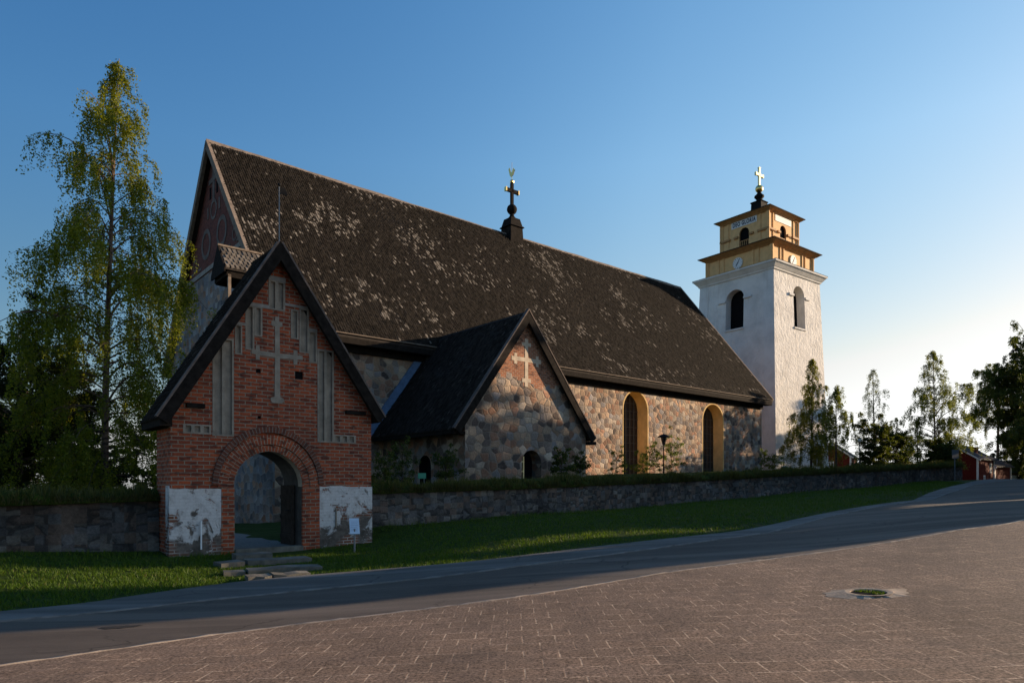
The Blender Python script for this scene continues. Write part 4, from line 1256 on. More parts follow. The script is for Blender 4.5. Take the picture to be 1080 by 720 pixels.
s = MB(); s.plate(pc, [], PY(PF - 0.015), 0.03, back=False); s.build('plaster_cross', M['porch_plaster'], porch)
s = MB(); s.strip(door[1:] + [door[0]], PY(PF), 0.0, 0.75, closed=False); dw = s.build('door_arch', M['stone_porch'], porch)
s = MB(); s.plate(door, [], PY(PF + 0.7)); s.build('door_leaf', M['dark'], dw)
s = MB()
s.box(22.70, 22.78, PF + 0.25, PF + 0.32, 0.8, 2.9); s.box(22.98, 23.05, PF + 0.25, PF + 0.32, 0.8, 3.2)
for z in (1.2, 1.8, 2.4, 2.9): s.box(22.7, 23.05, PF + 0.24, PF + 0.33, z, z + 0.06)
s.build('iron_gate', M['palegold'], dw, split=True)
PB = WS + 1.4
roof_y0 = 25.74
s = MB()
for e in (pe_l, pe_r):
    nv = Vector((-(p_ap[1] - e[1]), p_ap[0] - e[0])).normalized(); nv = nv if nv.y > 0 else -nv
    d = nv * 0.16
    p = [(e[0], roof_y0, e[1]), (p_ap[0], roof_y0, p_ap[1]), (p_ap[0], PB, p_ap[1]), (e[0], PB - 1.4, e[1])]
    q = [(a - d.x, b, c - d.y) for a, b, c in p]
    if e is pe_l: s.hexa([q[3], q[0], q[1], q[2], p[3], p[0], p[1], p[2]])
    else: s.hexa([q[0], q[3], q[2], q[1], p[0], p[3], p[2], p[1]])
proof = s.build('porch_roof', M['under_roof'], porch)
def porch_tint(u, v, rng):
    n = len(u); b = 0.030 * rng.uniform(0.55, 1.6, n)
    pale = rng.random(n) < 0.025
    b = np.where(pale, 0.08, b)
    return np.stack([b, b * 0.9, b * 0.86], 1)
for e, sd in ((pe_l, 21), (pe_r, 22)):
    V = Vector((p_ap[0] - e[0], 0, p_ap[1] - e[1]))
    kp = (lambda u, v: u < WS - roof_y0 - 0.05 + 0.24 * np.clip(v - 3.2, 0, 9)) 
    shingles('shingle_field', (e[0], roof_y0, e[1]), (0, 1, 0), tuple(V), PB - roof_y0, V.length, M['shingle'], porch, 0.14, 0.2, 0.04, sd, porch_tint, kp, (0.72, 0.88))
def pbarge(e, drop, mat, name, y0, y1, lift):
    V = Vector((p_ap[0] - e[0], p_ap[1] - e[1])).normalized(); nrm = Vector((-V.y, V.x)); nrm = nrm if nrm.y > 0 else -nrm
    ap = Vector(p_ap)
    pts = [Vector(e) + nrm * lift, Vector((ap.x, ap.y + lift / abs(V.x))), Vector((ap.x, ap.y - drop / abs(V.x))), Vector(e) - nrm * drop]
    o = [(q.x, q.y) for q in pts]
    m = MB(); m.plate(o if p_ap[0] < e[0] else o[::-1], [], PY(y0), y1 - y0); return m.build(name, mat, porch)
for e in (pe_l, pe_r):
    pbarge(e, 0.34, M['dark_wood'], 'barge_board', roof_y0 - 0.08, roof_y0, 0.02)
    pbarge(e, -0.03, M['grey_wood'], 'verge_cap', roof_y0 - 0.10, roof_y0 + 0.12, 0.085)
s = MB(); s.box(27.35, 27.85, PF - 0.3, PF + 0.25, 3.95, 4.12); s.box(18.3, 19.1, PF - 0.05, PF + 0.2, 4.12, 4.26); s.build('beam_end', M['dark_wood'], porch, split=True)
s = MB(); s.box(18.33, 18.42, roof_y0 + 0.1, WS - 0.05, 4.12, 4.33); s.build('gutter_board', M['dark_wood'], porch)
# blue grey flashing where the porch roof meets the nave wall
s = MB()
V = Vector((p_ap[0] - pe_l[0], p_ap[1] - pe_l[1])).normalized(); nrm = Vector((-V.y, V.x))
a0 = Vector(pe_l) + nrm * 0.03; a1 = Vector(pe_l) + V * 5.6 + nrm * 0.03
o = [a0, a1, a1 + nrm * 0.42, a0 + nrm * 0.42]
s.plate([(q.x, q.y) for q in o], [], PY(WS - 0.1), 0.1); s.build('flashing', M['flashing'], porch)

# ridge turret with cross and cock
tx, ty = 36.75, RBb
s = MB()
s.frustum(tx, ty, 1.50, 1.50, 20.6, 1.26, 1.26, 23.1); s.frustum(tx, ty, 1.50, 1.50, 23.1, 1.40, 1.40, 23.2); s.frustum(tx, ty, 1.26, 1.26, 23.22, 0.95, 0.95, 23.85)
for k in range(7): s.frustum(tx, ty, 1.48 - k * 0.032, 1.48 - k * 0.032, 21.0 + k * 0.3, 1.42 - k * 0.032, 1.42 - k * 0.032, 21.06 + k * 0.3)
tur = s.build('ridge_turret', M['dark_wood'], ch)
s = MB(); s.lathe(tx, ty, [(0.46, 23.85), (0.30, 23.98), (0.20, 24.12), (0.17, 24.3)], 12); s.ball((tx, ty, 24.68), 0.43, 12); s.build('turret_ball', M['dark_wood'], tur, smooth=True)
s = MB(); s.frustum(tx, ty, 0.24, 0.2, 25.05, 0.24, 0.2, 26.85); s.box(tx - 0.62, tx + 0.62, ty - 0.1, ty + 0.1, 26.08, 26.36); s.build('turret_cross', M['dark_wood'], tur)
s = MB(); s.box(tx - 0.72, tx - 0.62, ty - 0.13, ty + 0.13, 26.05, 26.39); s.box(tx + 0.62, tx + 0.72, ty - 0.13, ty + 0.13, 26.05, 26.39); s.ball((tx, ty, 27.0), 0.17, 8)
s.build('gilded_ends', M['gold'], tur, split=True)
s = MB(); s.tube([(tx, ty, 27.1), (tx, ty, 27.5)], 0.03, 6)
s.plate([(ty - 0.30, 27.75), (ty - 0.16, 27.50), (ty + 0.10, 27.42), (ty + 0.24, 27.56), (ty + 0.42, 28.15), (ty + 0.30, 28.25), (ty + 0.12, 27.80), (ty - 0.05, 27.78), (ty - 0.14, 28.0), (ty - 0.24, 28.05), (ty - 0.28, 27.92), (ty - 0.40, 27.86)], [], PX(tx - 0.03), 0.06)
s.build('gilded_cock', M['gold'], tur)
s = MB(); s.tube([(tx, ty, 27.4), (tx, ty, 28.6)], 0.018, 5); s.build('spike', M['steel'], tur)
# ------------------------------------------------------------------ bell tower
TF = Frame(27.71, 72.29, math.atan2(0.610, 0.792))
TW = 9.4
tb = thing('bell_tower', 'tall white rendered bell tower with two ochre timber stages, clocks and gilded cross', 'tower', TF, (TW / 2, TW / 2, 3.0))
c0 = TW / 2
zc = 24.7
BAT = 0.034
def bw(z): return c0 + BAT * (zc - z) * 1.0          # half width, wider towards the foot
def side_pt(k, u, z, d, hw=None):
    """point on side k (0 = -y, 1 = -x, 2 = +y, 3 = +x); u along the wall seen from outside, d inward"""
    h = (bw(z) if hw is None else hw) - d
    x, y = {0: (u, -h), 1: (-h, -u), 2: (-u, h), 3: (h, u)}[k]
    return (c0 + x, c0 + y, z)
def tri_wall(mb, k, holes, z0, z1, hw=None):
    h0 = bw(z0) if hw is None else hw; h1 = bw(z1) if hw is None else hw
    mb.plate([(-h0, z0), (h0, z0), (h1, z1), (-h1, z1)], holes, lambda u, z, d: side_pt(k, u, z, d, hw))
s = MB()
# belfry openings: u is measured from the middle of each side
bel_r = arch(-0.98, 1.30, 19.0, 22.55, 23.65, 14)
bel_l = arch(-1.12, 1.16, 19.1, 22.45, 23.5, 14)
for k in range(4):
    hl = [bel_l if k % 2 else bel_r]
    tri_wall(s, k, hl, 1.0, zc)
tw_ = s.build('rendered_wall', M['lime'], tb)
for k in range(4):
    hl = bel_l if k % 2 else bel_r
    m = MB(); m.strip(hl, lambda u, z, d: side_pt(k, u, z, d), 0, 1.1); bo = m.build('belfry_opening', M['lime_trim'], tb)
    m = MB(); m.plate(hl, [], lambda u, z, d: side_pt(k, u, z, d + 0.95)); m.build('shade_backing', M['dark'], bo)  # dark sheet stands for the shade inside the belfry
    m = MB()
    zs = hl[2][1] - 0.05
    for u0, u1 in ((hl[0][0] - 0.95, hl[0][0] - 0.02), (hl[1][0] + 0.02, hl[1][0] + 0.95)):
        p = [side_pt(k, u, z, d) for z in (zs - 0.14, zs + 0.1) for u, d in ((u0, -0.16), (u1, -0.16), (u1, 0.1), (u0, 0.1))]
        m.hexa(p)
    p = [side_pt(k, u, z, d) for z in (hl[0][1] - 0.16, hl[0][1] + 0.0) for u, d in ((hl[0][0] - 0.05, -0.12), (hl[1][0] + 0.05, -0.12), (hl[1][0] + 0.05, 0.6), (hl[0][0] - 0.05, 0.6))]
    m.hexa(p)
    m.build('ledge', M['lime_trim'], bo, split=True)
# smooth corner strips on the wall
s = MB()
for k in range(4):
    for sg in (-1, 1):
        p = []
        for z in (1.0, zc):
            for u, d in ((sg * (bw(z) - 1.25), -0.05), (sg * (bw(z) - 0.02), -0.05), (sg * (bw(z) - 0.02), 0.1), (sg * (bw(z) - 1.25), 0.1)):
                p.append(side_pt(k, u, z, d))
        if sg < 0: p = [p[1], p[0], p[3], p[2], p[5], p[4], p[7], p[6]]
        if k in (1, 3): s.hexa(p)
s.build('corner_strip', M['lime_trim'], tb, split=True)
def sq(mb, h0, z0, h1, z1): mb.frustum(c0, c0, 2 * h0, 2 * h0, z0, 2 * h1, 2 * h1, z1)
s = MB(); sq(s, c0 + 0.12, zc, c0 + 0.18, zc + 0.2); sq(s, c0 + 0.22, zc + 0.2, c0 + 0.55, zc + 0.62); sq(s, c0 + 0.62, zc + 0.62, c0 + 0.64, zc + 0.82)
s.build('white_cornice', M['lime_trim'], tb)
s = MB(); sq(s, c0 + 0.68, zc + 0.82, 4.2, zc + 1.15); s.build('cornice_roof', M['roof_grey'], tb)
# lower ochre stage
h1 = 4.12; z1, z2 = 25.6, 27.55
s = MB(); sq(s, h1, z1, h1, z2); st1 = s.build('lower_stage', M['yellow'], tb)
s = MB()
for k in range(4):
    for u in (-h1 + 0.02, -2.55, -1.9, 1.9, 2.55, h1 - 0.02):
        w = 0.42 if abs(u) > h1 - 0.1 else 0.16
        p = [side_pt(k, uu, z, d, h1) for z in (z1 + 0.1, z2) for uu, d in ((u - w / 2, -0.10), (u + w / 2, -0.10), (u + w / 2, 0.02), (u - w / 2, 0.02))]
        s.hexa(p)
s.build('pilaster', M['yellow'], st1, split=True)
s = MB(); sq(s, h1 + 0.12, z2, h1 + 0.3, z2 + 0.18); sq(s, h1 + 0.38, z2 + 0.18, h1 + 0.72, z2 + 0.42); s.build('ochre_cornice', M['yellow_dark'], tb)
s = MB(); sq(s, h1 + 0.80, z2 + 0.42, h1 + 0.80, z2 + 0.50); sq(s, h1 + 0.80, z2 + 0.50, 3.0, z2 + 0.95); s.build('cornice_roof', M['trunk_dark'], tb)
for k in range(4):
    m = MB()
    cu, cz, r = (0.0, 26.55, 0.62)
    pts = [(cu + r * math.cos(2 * math.pi * i / 28), cz + r * math.sin(2 * math.pi * i / 28)) for i in range(28)]
    m.plate(pts, [], lambda u, z, d: side_pt(k, u, z, d - 0.12, h1), 0.12)
    ck = m.build('clock', M['white'], tb)
    m = MB()
    def hand(ang, L, w):
        sa, ca = math.sin(ang), math.cos(ang)
        o = [(-w, -0.12), (w, -0.12), (w * 0.5, L), (-w * 0.5, L)]
        m.plate([(cu + x * ca + z * sa, cz - x * sa + z * ca) for x, z in o], [], lambda u, z, d: side_pt(k, u, z, d - 0.15, h1), 0.02)
    hand(R(215), 0.36, 0.05); hand(R(30), 0.50, 0.035)
    m.build('clock_hands', M['ink'], ck)
    m = MB()
    for i in range(12):
        t = 2 * math.pi * i / 12
        o = [(-0.02, 0.46), (0.02, 0.46), (0.02, 0.56), (-0.02, 0.56)]
        m.plate([(cu + x * math.cos(t) + z * math.sin(t), cz - x * math.sin(t) + z * math.cos(t)) for x, z in o], [], lambda u, z, d: side_pt(k, u, z, d - 0.13, h1), 0.01)
    m.build('hour_marks', M['ink'], ck)
# upper ochre stage
h2 = 2.98; z3, z4 = 28.2, 31.75
al = arch(-0.62, 0.62, 28.75, 30.2, 30.8, 14)
s = MB()
for k in range(4): tri_wall(s, k, [al], z3, z4, h2)
st2 = s.build('upper_stage', M['yellow'], tb)
for k in range(4):
    m = MB(); m.strip(al, lambda u, z, d: side_pt(k, u, z, d, h2), 0, 0.22); op = m.build('arched_opening', M['yellow_dark'], tb)
    m = MB(); m.plate(al, [], lambda u, z, d: side_pt(k, u, z, d + 0.2, h2)); m.build('shade_infill', M['dark'], op)  # flat dark sheet: the unlit inside of the arch put in as colour
    m = MB()
    for i in range(5):
        u = -0.5 + i * 0.25
        m.hexa([side_pt(k, uu, z, d, h2) for z in (28.75, 29.35) for uu, d in ((u - 0.04, 0.08), (u + 0.04, 0.08), (u + 0.04, 0.16), (u - 0.04, 0.16))])
    m.hexa([side_pt(k, uu, z, d, h2) for z in (29.35, 29.43) for uu, d in ((-0.61, 0.05), (0.61, 0.05), (0.61, 0.18), (-0.61, 0.18))])
    m.build('balustrade', M['yellow_dark'], op)
s = MB()
for k in range(4):
    for u in (-h2 + 0.02, -2.05, 2.05, h2 - 0.02):
        w = 0.42 if abs(u) > h2 - 0.1 else 0.15
        s.hexa([side_pt(k, uu, z, d, h2) for z in (z3, z4) for uu, d in ((u - w / 2, -0.09), (u + w / 2, -0.09), (u + w / 2, 0.02), (u - w / 2, 0.02))])
s.build('pilaster', M['yellow'], st2, split=True)
s = MB()
for k in range(4):
    for u0, u1 in ((-h2 - 0.12, -1.75), (-1.25, -0.72), (0.72, 1.25), (1.75, h2 + 0.12)):
        s.hexa([side_pt(k, uu, z, d, h2) for z in (29.78, 30.0) for uu, d in ((u0, -0.20), (u1, -0.20), (u1, 0.02), (u0, 0.02))])
s.build('string_moulding', M['yellow_dark'], st2, split=True)
s = MB(); sq(s, h2 + 0.12, z4, h2 + 0.25, z4 + 0.16); sq(s, h2 + 0.3, z4 + 0.16, h2 + 0.58, z4 + 0.36); s.build('ochre_cornice', M['yellow_dark'], tb)
s = MB(); sq(s, h2 + 0.64, z4 + 0.36, h2 + 0.64, z4 + 0.44); sq(s, h2 + 0.64, z4 + 0.44, 0.7, z4 + 1.25); s.build('top_roof', M['trunk_dark'], tb)
# inscription boards
def text_mesh(name, txt, size, width, mat, parent, to_pt):
    cu = bpy.data.curves.new(name, 'FONT'); cu.body = txt; cu.size = size; cu.align_x = 'CENTER'; cu.align_y = 'CENTER'; cu.offset = 0.03; cu.space_character = 1.15
    o = bpy.data.objects.new(name, cu); COL.objects.link(o)
    dg = bpy.context.evaluated_depsgraph_get(); me = bpy.data.meshes.new_from_object(o.evaluated_get(dg))
    xs = [v.co.x for v in me.vertices]; k = width / (max(xs) - min(xs))
    base = BASE[tb.name]
    for v in me.vertices:
        q = Vector(to_pt(v.co.x * k, v.co.y)) - base; v.co = q
    bpy.data.objects.remove(o); bpy.data.curves.remove(cu)
    me.materials.clear(); me.materials.append(mat)
    t = bpy.data.objects.new(name, me); COL.objects.link(t); t.parent = parent
    return t
for k in range(4):
    m = MB(); m.plate(rect(-1.62, 1.62, 31.02, 31.72), [], lambda u, z, d: side_pt(k, u, z, d - 0.05, h2), 0.06)
    bd = m.build('inscription_board', M['white'], tb)
    if k == 1:
        text_mesh('lettering', 'DEO GLORIA', 0.66, 2.95, M['ink'], bd, lambda x, y: side_pt(1, x, 31.37 + y, -0.056, h2))
# pedestal, bulb, ball and cross
s = MB(); sq(s, 0.70, 32.5, 0.64, 34.3); sq(s, 0.74, 34.3, 0.70, 34.4); pd = s.build('lantern_pedestal', M['black'], tb)
s = MB(); s.lathe(c0, c0, [(0.50, 34.4), (0.28, 34.6), (0.38, 34.8), (0.56, 35.0), (0.54, 35.14), (0.34, 35.32), (0.24, 35.45), (0.2, 35.6)], 16); s.build('black_bulb', M['black'], tb, smooth=True)
s = MB(); s.ball((c0, c0, 35.95), 0.44, 14); s.build('gilded_ball', M['gold'], tb, smooth=True)
s = MB()
s.frustum(c0, c0, 0.24, 0.2, 36.35, 0.24, 0.2, 38.35)
s.box(c0 - 0.66, c0 + 0.66, c0 - 0.1, c0 + 0.1, 37.42, 37.68)
for dx in (-0.7, 0.7): s.box(c0 + dx - 0.05, c0 + dx + 0.05, c0 - 0.12, c0 + 0.12, 37.36, 37.74)
s.box(c0 - 0.16, c0 + 0.16, c0 - 0.12, c0 + 0.12, 38.32, 38.42)
s.build('gilded_cross', M['palegold'], tb, bevel=0.02)
# ------------------------------------------------------------------ grass blades
def blades(name, P, H, rng, parent=None, base=(0, 0, 0), w=0.011, lean=0.35, cols=None):
    n = len(P)
    az = rng.uniform(0, 2 * np.pi, n); la = rng.uniform(0, 2 * np.pi, n)
    d = np.stack([np.cos(az), np.sin(az), np.zeros(n)], 1) * (w * rng.uniform(0.6, 1.5, n))[:, None]
    tip = np.stack([np.cos(la) * lean * H * rng.uniform(0.1, 1.2, n), np.sin(la) * lean * H * rng.uniform(0.1, 1.2, n), H], 1)
    v = np.stack([P - d, P + d, P + tip], 1).reshape(-1, 3) - np.array(base)
    f = np.arange(n * 3).reshape(-1, 3)
    if cols is None:
        k = rng.uniform(0, 1, n)[:, None]
        cols = (1 - k) * np.array([[0.030, 0.066, 0.004]]) + k * np.array([[0.078, 0.140, 0.008]])
        dry = rng.random(n) < 0.035
        cols[dry] = np.array([0.12, 0.115, 0.035])
    return mesh_np(name, v, f, M['grass'], parent, np.repeat(cols, 3, axis=0))

rng = np.random.default_rng(2)
up_pts = [CF.w(-34, 20.3), CF.w(-10, 20.3), CF.w(4.6, 20.3), CF.w(4.75, 19.5), CF.w(7.5, 19.45), CF.w(10.75, 19.5)] + [CF.w(a, b - 0.1) for a, b in zip(wa_, wb_)] + [CF.w(wa_[-1] + 1.0, wb_[-1] - 0.3)]
up_l = resamp(np.array(up_pts), 400)
lo_l = resamp(polyline([(-29, -3.4)] + grs_pts[1:-2]), 400)
def match(l, ref):      # same arc fraction order on both lines, by direction along the church axis
    a = l @ np.array([CF.c, CF.s]); t = np.linspace(-22, 59, 500)
    i = np.argsort(a); return np.stack([np.interp(t, a[i], l[i, 0]), np.interp(t, a[i], l[i, 1])], 1)
U_, L_ = match(up_l, None), match(lo_l, None)
N = 260000
ti = rng.uniform(0, 498.9, N); i0 = ti.astype(int); fr = (ti - i0)[:, None]
s_ = rng.uniform(-0.012, 1.0, N)[:, None]
pu = U_[i0] * (1 - fr) + U_[i0 + 1] * fr; pl_ = L_[i0] * (1 - fr) + L_[i0 + 1] * fr
P2 = pl_ * (1 - s_) + pu * s_
dist = np.hypot(P2[:, 0], P2[:, 1])
keep = rng.random(N) < np.clip(15.0 / dist, 0.18, 1.0)
for (x0, y0, x1, y1, wd) in SLABS:
    L = math.hypot(x1 - x0, y1 - y0); dx, dy = (x1 - x0) / L, (y1 - y0) / L
    q = P2 - np.array([x0, y0]); t = q @ np.array([dx, dy]); r_ = q @ np.array([-dy, dx])
    keep &= ~((t > 0.05) & (t < L - 0.05) & (r_ > -0.09) & (r_ < wd - 0.03))
fa = P2[:, 0] * CF.c + P2[:, 1] * CF.s; fb = -P2[:, 0] * CF.s + P2[:, 1] * CF.c
keep &= ~((fa > 6.4) & (fa < 8.5) & (fb > 18.6))
P2 = P2[keep]; s_ = s_[keep]
pn = np.array([noise.noise((x * 0.7, y * 0.7, 0.0)) for x, y in P2]); pn2 = np.array([noise.noise((x * 2.6, y * 2.6, 5.0)) for x, y in P2])
ok = (pn2 + 0.6 * pn > -0.45)
ok &= ~((s_[:, 0] < 0.10) & (pn2 > 0.05))            # ragged lower edge
P2, pn, pn2, s_ = P2[ok], pn[ok], pn2[ok], s_[ok]
z = F(P2[:, 0], P2[:, 1]) - 0.06
Hh = (0.03 + 0.035 * pn2 + 0.03 * pn).clip(0.012, 0.14) * rng.uniform(0.6, 1.5, len(P2))
edge = (s_[:, 0] > 0.93); Hh[edge] *= 1.9
st_ = img(290, 598, 16.3); Hh *= np.where(np.hypot(P2[:, 0] - st_[0], P2[:, 1] - st_[1]) < 1.9, 0.45, 1.0)
g1 = stuff(blades('grass', np.c_[P2, z], Hh + 0.045, rng, w=0.008, lean=0.9))

# ------------------------------------------------------------------ churchyard walls with turf on top
def stone_wall(name, label, line, tops, bots, thick, turf_h, seed, nblade, group):
    """line: plan points along the front face (front on the right hand side of travel)"""
    line = np.array(line, float)
    rs = np.random.default_rng(seed)
    d = np.r_[0, np.cumsum(np.linalg.norm(np.diff(line, axis=0), axis=1))]
    n = int(d[-1] / 0.28)
    t = np.linspace(0, d[-1], n)
    x = np.interp(t, d, line[:, 0]); y = np.interp(t, d, line[:, 1])
    zt = np.interp(t, d, tops); zb = np.interp(t, d, bots)
    tg = np.gradient(np.stack([x, y], 1), axis=0); tg /= np.linalg.norm(tg, axis=1)[:, None]
    nb = np.stack([-tg[:, 1], tg[:, 0]], 1)             # towards the back
    rows = 7
    base = Vector((x[n // 2], y[n // 2], zb[n // 2]))
    root = thing(name, label, 'wall', WF, base, group=group)
    v = []; 
    for i in range(n):
        ztop = zt[i] + 0.05 * noise.noise((t[i] * 0.9, seed, 0))
        for r in range(rows):
            k = r / (rows - 1)
            off = 0.07 * noise.noise((t[i] * 0.8, k * 2.2, seed + 7.7)) + 0.05 * k
            v.append((x[i] + nb[i, 0] * off, y[i] + nb[i, 1] * off, zb[i] - 0.35 + (ztop - zb[i] + 0.35) * k))
        v.append((x[i] + nb[i, 0] * thick, y[i] + nb[i, 1] * thick, ztop))
        v.append((x[i] + nb[i, 0] * thick, y[i] + nb[i, 1] * thick, zb[i] - 0.35))
    m = rows + 2
    f = [(i * m + r, (i + 1) * m + r, (i + 1) * m + r + 1, i * m + r + 1) for i in range(n - 1) for r in range(m - 1)]
    mb = MB(); mb.v = [Vector(q) for q in v]; mb.f = f
    mb.f.append(tuple(range(m))); mb.f.append(tuple(range((n - 1) * m, n * m))[::-1])
    mb.build('masonry', M['wall_stone'], root)
    # turf bank
    tv = []; prof = [(-0.03, -0.05), (-0.06, 0.03), (0.02, 0.55), (0.22, 0.95), (0.5, 1.0), (thick, 0.85), (thick + 0.5, 0.3)]
    for i in range(n):
        hh = turf_h * (0.75 + 0.5 * noise.noise((t[i] * 0.55, seed + 3.0, 1.0)))
        for k, (o, hgt) in enumerate(prof):
            oo = o + (0.05 * noise.noise((t[i] * 2.3, k * 3.1, seed)) if k < 4 else 0)
            hz = zt[i] + hgt * hh + (0.05 * noise.noise((t[i] * 1.9, k * 1.7, seed + 9)) if k > 0 else -0.04 * abs(noise.noise((t[i] * 3, 0, 2))))
            tv.append((x[i] + nb[i, 0] * oo, y[i] + nb[i, 1] * oo, hz))
    mm = len(prof)
    tf = [(i * mm + r, (i + 1) * mm + r, (i + 1) * mm + r + 1, i * mm + r + 1) for i in range(n - 1) for r in range(mm - 1)]
    tu = mesh_np('turf', np.array(tv) - np.array(base), np.array(tf), M['soil'], root, smooth=True)
    ii = rs.uniform(0, n - 1.01, nblade); i0 = ii.astype(int); fr = ii - i0
    kk = rs.uniform(0, mm - 1.3, nblade); k0 = kk.astype(int); fk = kk - k0
    tva = np.array(tv).reshape(n, mm, 3)
    q = (tva[i0, k0] * ((1 - fr) * (1 - fk))[:, None] + tva[i0 + 1, k0] * (fr * (1 - fk))[:, None] + tva[i0, k0 + 1] * ((1 - fr) * fk)[:, None] + tva[i0 + 1, k0 + 1] * (fr * fk)[:, None])
    nn = np.array([noise.noise((a * 0.8, b * 0.8, 3.0)) for a, b in q[:, :2]])
    n3 = np.array([noise.noise((a * 3.1, b * 3.1, 7.0)) for a, b in q[:, :2]])
    Hh = (0.15 + 0.20 * nn + 0.20 * n3).clip(0.03, 0.6) * rs.uniform(0.5, 1.6, nblade)
    k = rs.uniform(0, 1, nblade)[:, None]
    cols = (1 - k) * np.array([[0.035, 0.052, 0.010]]) + k * np.array([[0.125, 0.12, 0.035]])
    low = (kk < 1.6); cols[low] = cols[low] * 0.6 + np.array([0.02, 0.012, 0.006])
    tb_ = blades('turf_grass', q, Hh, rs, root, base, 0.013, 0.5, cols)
    tb_['kind'] = 'stuff'
    return root
lw = [CF.w(a, 20.62) for a in (-34, -20, -8, 0, 4.74)]
stone_wall('churchyard_wall', 'dark low dry stone wall left of the gatehouse with turf along its top', lw, [0.9, 1.0, 1.12, 1.2, 1.3], [-0.2, -0.05, 0.1, 0.15, -0.1], 0.7, 0.36, 3, 24000, 'churchyard walls')
rw = [CF.w(10.7, 20.5)] + [q[:2] for q in wall_top] + [(37.6, 57.6), (36.5, 61), (34, 66)]
rt = [1.42] + [q[2] for q in wall_top] + [3.25, 3.25, 3.3]
rb = [0.25] + [img(*q)[2] for q in WB] + [2.25, 2.3, 2.3]
stone_wall('churchyard_wall', 'long grey stone wall right of the gatehouse topped with shaggy turf', rw, rt, rb, 0.7, 0.34, 4, 60000, 'churchyard walls')

# ------------------------------------------------------------------ trees
def leaf_mesh(name, C, size, rng, mat, parent, base, c0, c1, flat=0.0):
    n = len(C)
    a = rng.normal(size=(n, 3)); a /= np.linalg.norm(a, axis=1)[:, None]
    b = rng.normal(size=(n, 3)); b -= (b * a).sum(1)[:, None] * a; b /= np.linalg.norm(b, axis=1)[:, None]
    s = (size * rng.uniform(0.6, 1.4, n))[:, None]
    v = np.stack([C - a * s, C - b * s * 0.55, C + a * s, C + b * s * 0.55], 1).reshape(-1, 3) - np.array(base)
    f = np.arange(n * 4).reshape(-1, 4)
    k = rng.beta(2, 2, n)[:, None]
    col = (1 - k) * np.array([c0]) + k * np.array([c1])
    return mesh_np(name, v, f, mat, parent, np.repeat(col, 4, axis=0))

def crown(rng, H, R_, cb, prof, nprim, ntwig, nleaf, droop, up, trunk, leafgap=0.07, clump=1.0):
    """limbs rise and arch over; side twigs carry hanging strands of leaves, so the foliage falls in clumps with gaps between"""
    br = []; C = []
    az = rng.uniform(0, 6.28)
    for k in range(nprim):
        t = cb + (1 - cb) * ((k + rng.uniform(0, 0.9)) / nprim) ** 0.95
        t = min(t, 0.985)
        rt = (t - cb) / (1 - cb)
        az += 2.4 + rng.normal(0, 0.45)
        L = R_ * prof(rt) * rng.choice([0.55, 0.8, 1.0, 1.05, 1.25], p=[0.2, 0.25, 0.25, 0.2, 0.1]) * rng.uniform(0.9, 1.1)
        p0 = trunk(t)
        el = up[0] + (up[1] - up[0]) * rt + rng.normal(0, 0.15)
        d = np.array([math.cos(az) * math.cos(el), math.sin(az) * math.cos(el), math.sin(el)])
        Ls = L / max(0.35, math.cos(el))
        ss = np.linspace(0, 1, 8)
        side = np.array([-math.sin(az), math.cos(az), 0]) * rng.normal(0, 0.15) * L
        sag = (0.25 + 0.45 * droop) * L
        def P(s): return p0 + d * Ls * s + side * s * s + np.array([0, 0, -sag * s ** 2.4])
        br.append((np.array([P(s) for s in ss]), max(0.010, 0.013 * Ls * (1 - 0.5 * t))))
        m = max(3, int(ntwig * (0.3 + 0.8 * L / R_)))
        for q in range(m):
            s = rng.uniform(0.22, 1.0) ** 0.8
            b = P(s)
            sgn = 1 if q % 2 else -1
            ta = az + sgn * rng.uniform(0.3, 1.25)
            tl = (0.16 + 0.30 * L) * rng.uniform(0.5, 1.25) * (1.15 - 0.55 * s)
            se = rng.uniform(-0.05, 0.5)
            out = np.array([math.cos(ta) * math.cos(se), math.sin(ta) * math.cos(se), math.sin(se)]) * tl
            def Q(w): return b + out * w + np.array([0, 0, -0.35 * droop * tl * w * w])
            if q % 2 == 0: br.append((np.array([Q(w) for w in (0, 0.33, 0.66, 1.0)]), 0.006))
            ns = max(3, int(3.5 + tl * 8.5))
            for j in range(ns):
                w = rng.uniform(0.15, 1.05); c = Q(w)
                hl = droop * rng.uniform(0.12, 0.75) * (0.35 + 0.11 * H ** 0.8) * (0.6 + 0.5 * prof(rt))
                nl = max(4, int(nleaf * rng.uniform(0.6, 1.6) * (0.6 + hl)))
                z = np.sort(rng.random(nl))
                drift = np.array([math.cos(ta), math.sin(ta), 0]) * rng.uniform(0, 0.25) * hl
                x = c + z[:, None] * drift + np.c_[np.zeros(nl), np.zeros(nl), -hl * z]
                x += rng.normal(0, 1, (nl, 3)) * leafgap * np.array([1, 1, 0.7])
                C.append(x)
    return br, np.concatenate(C)

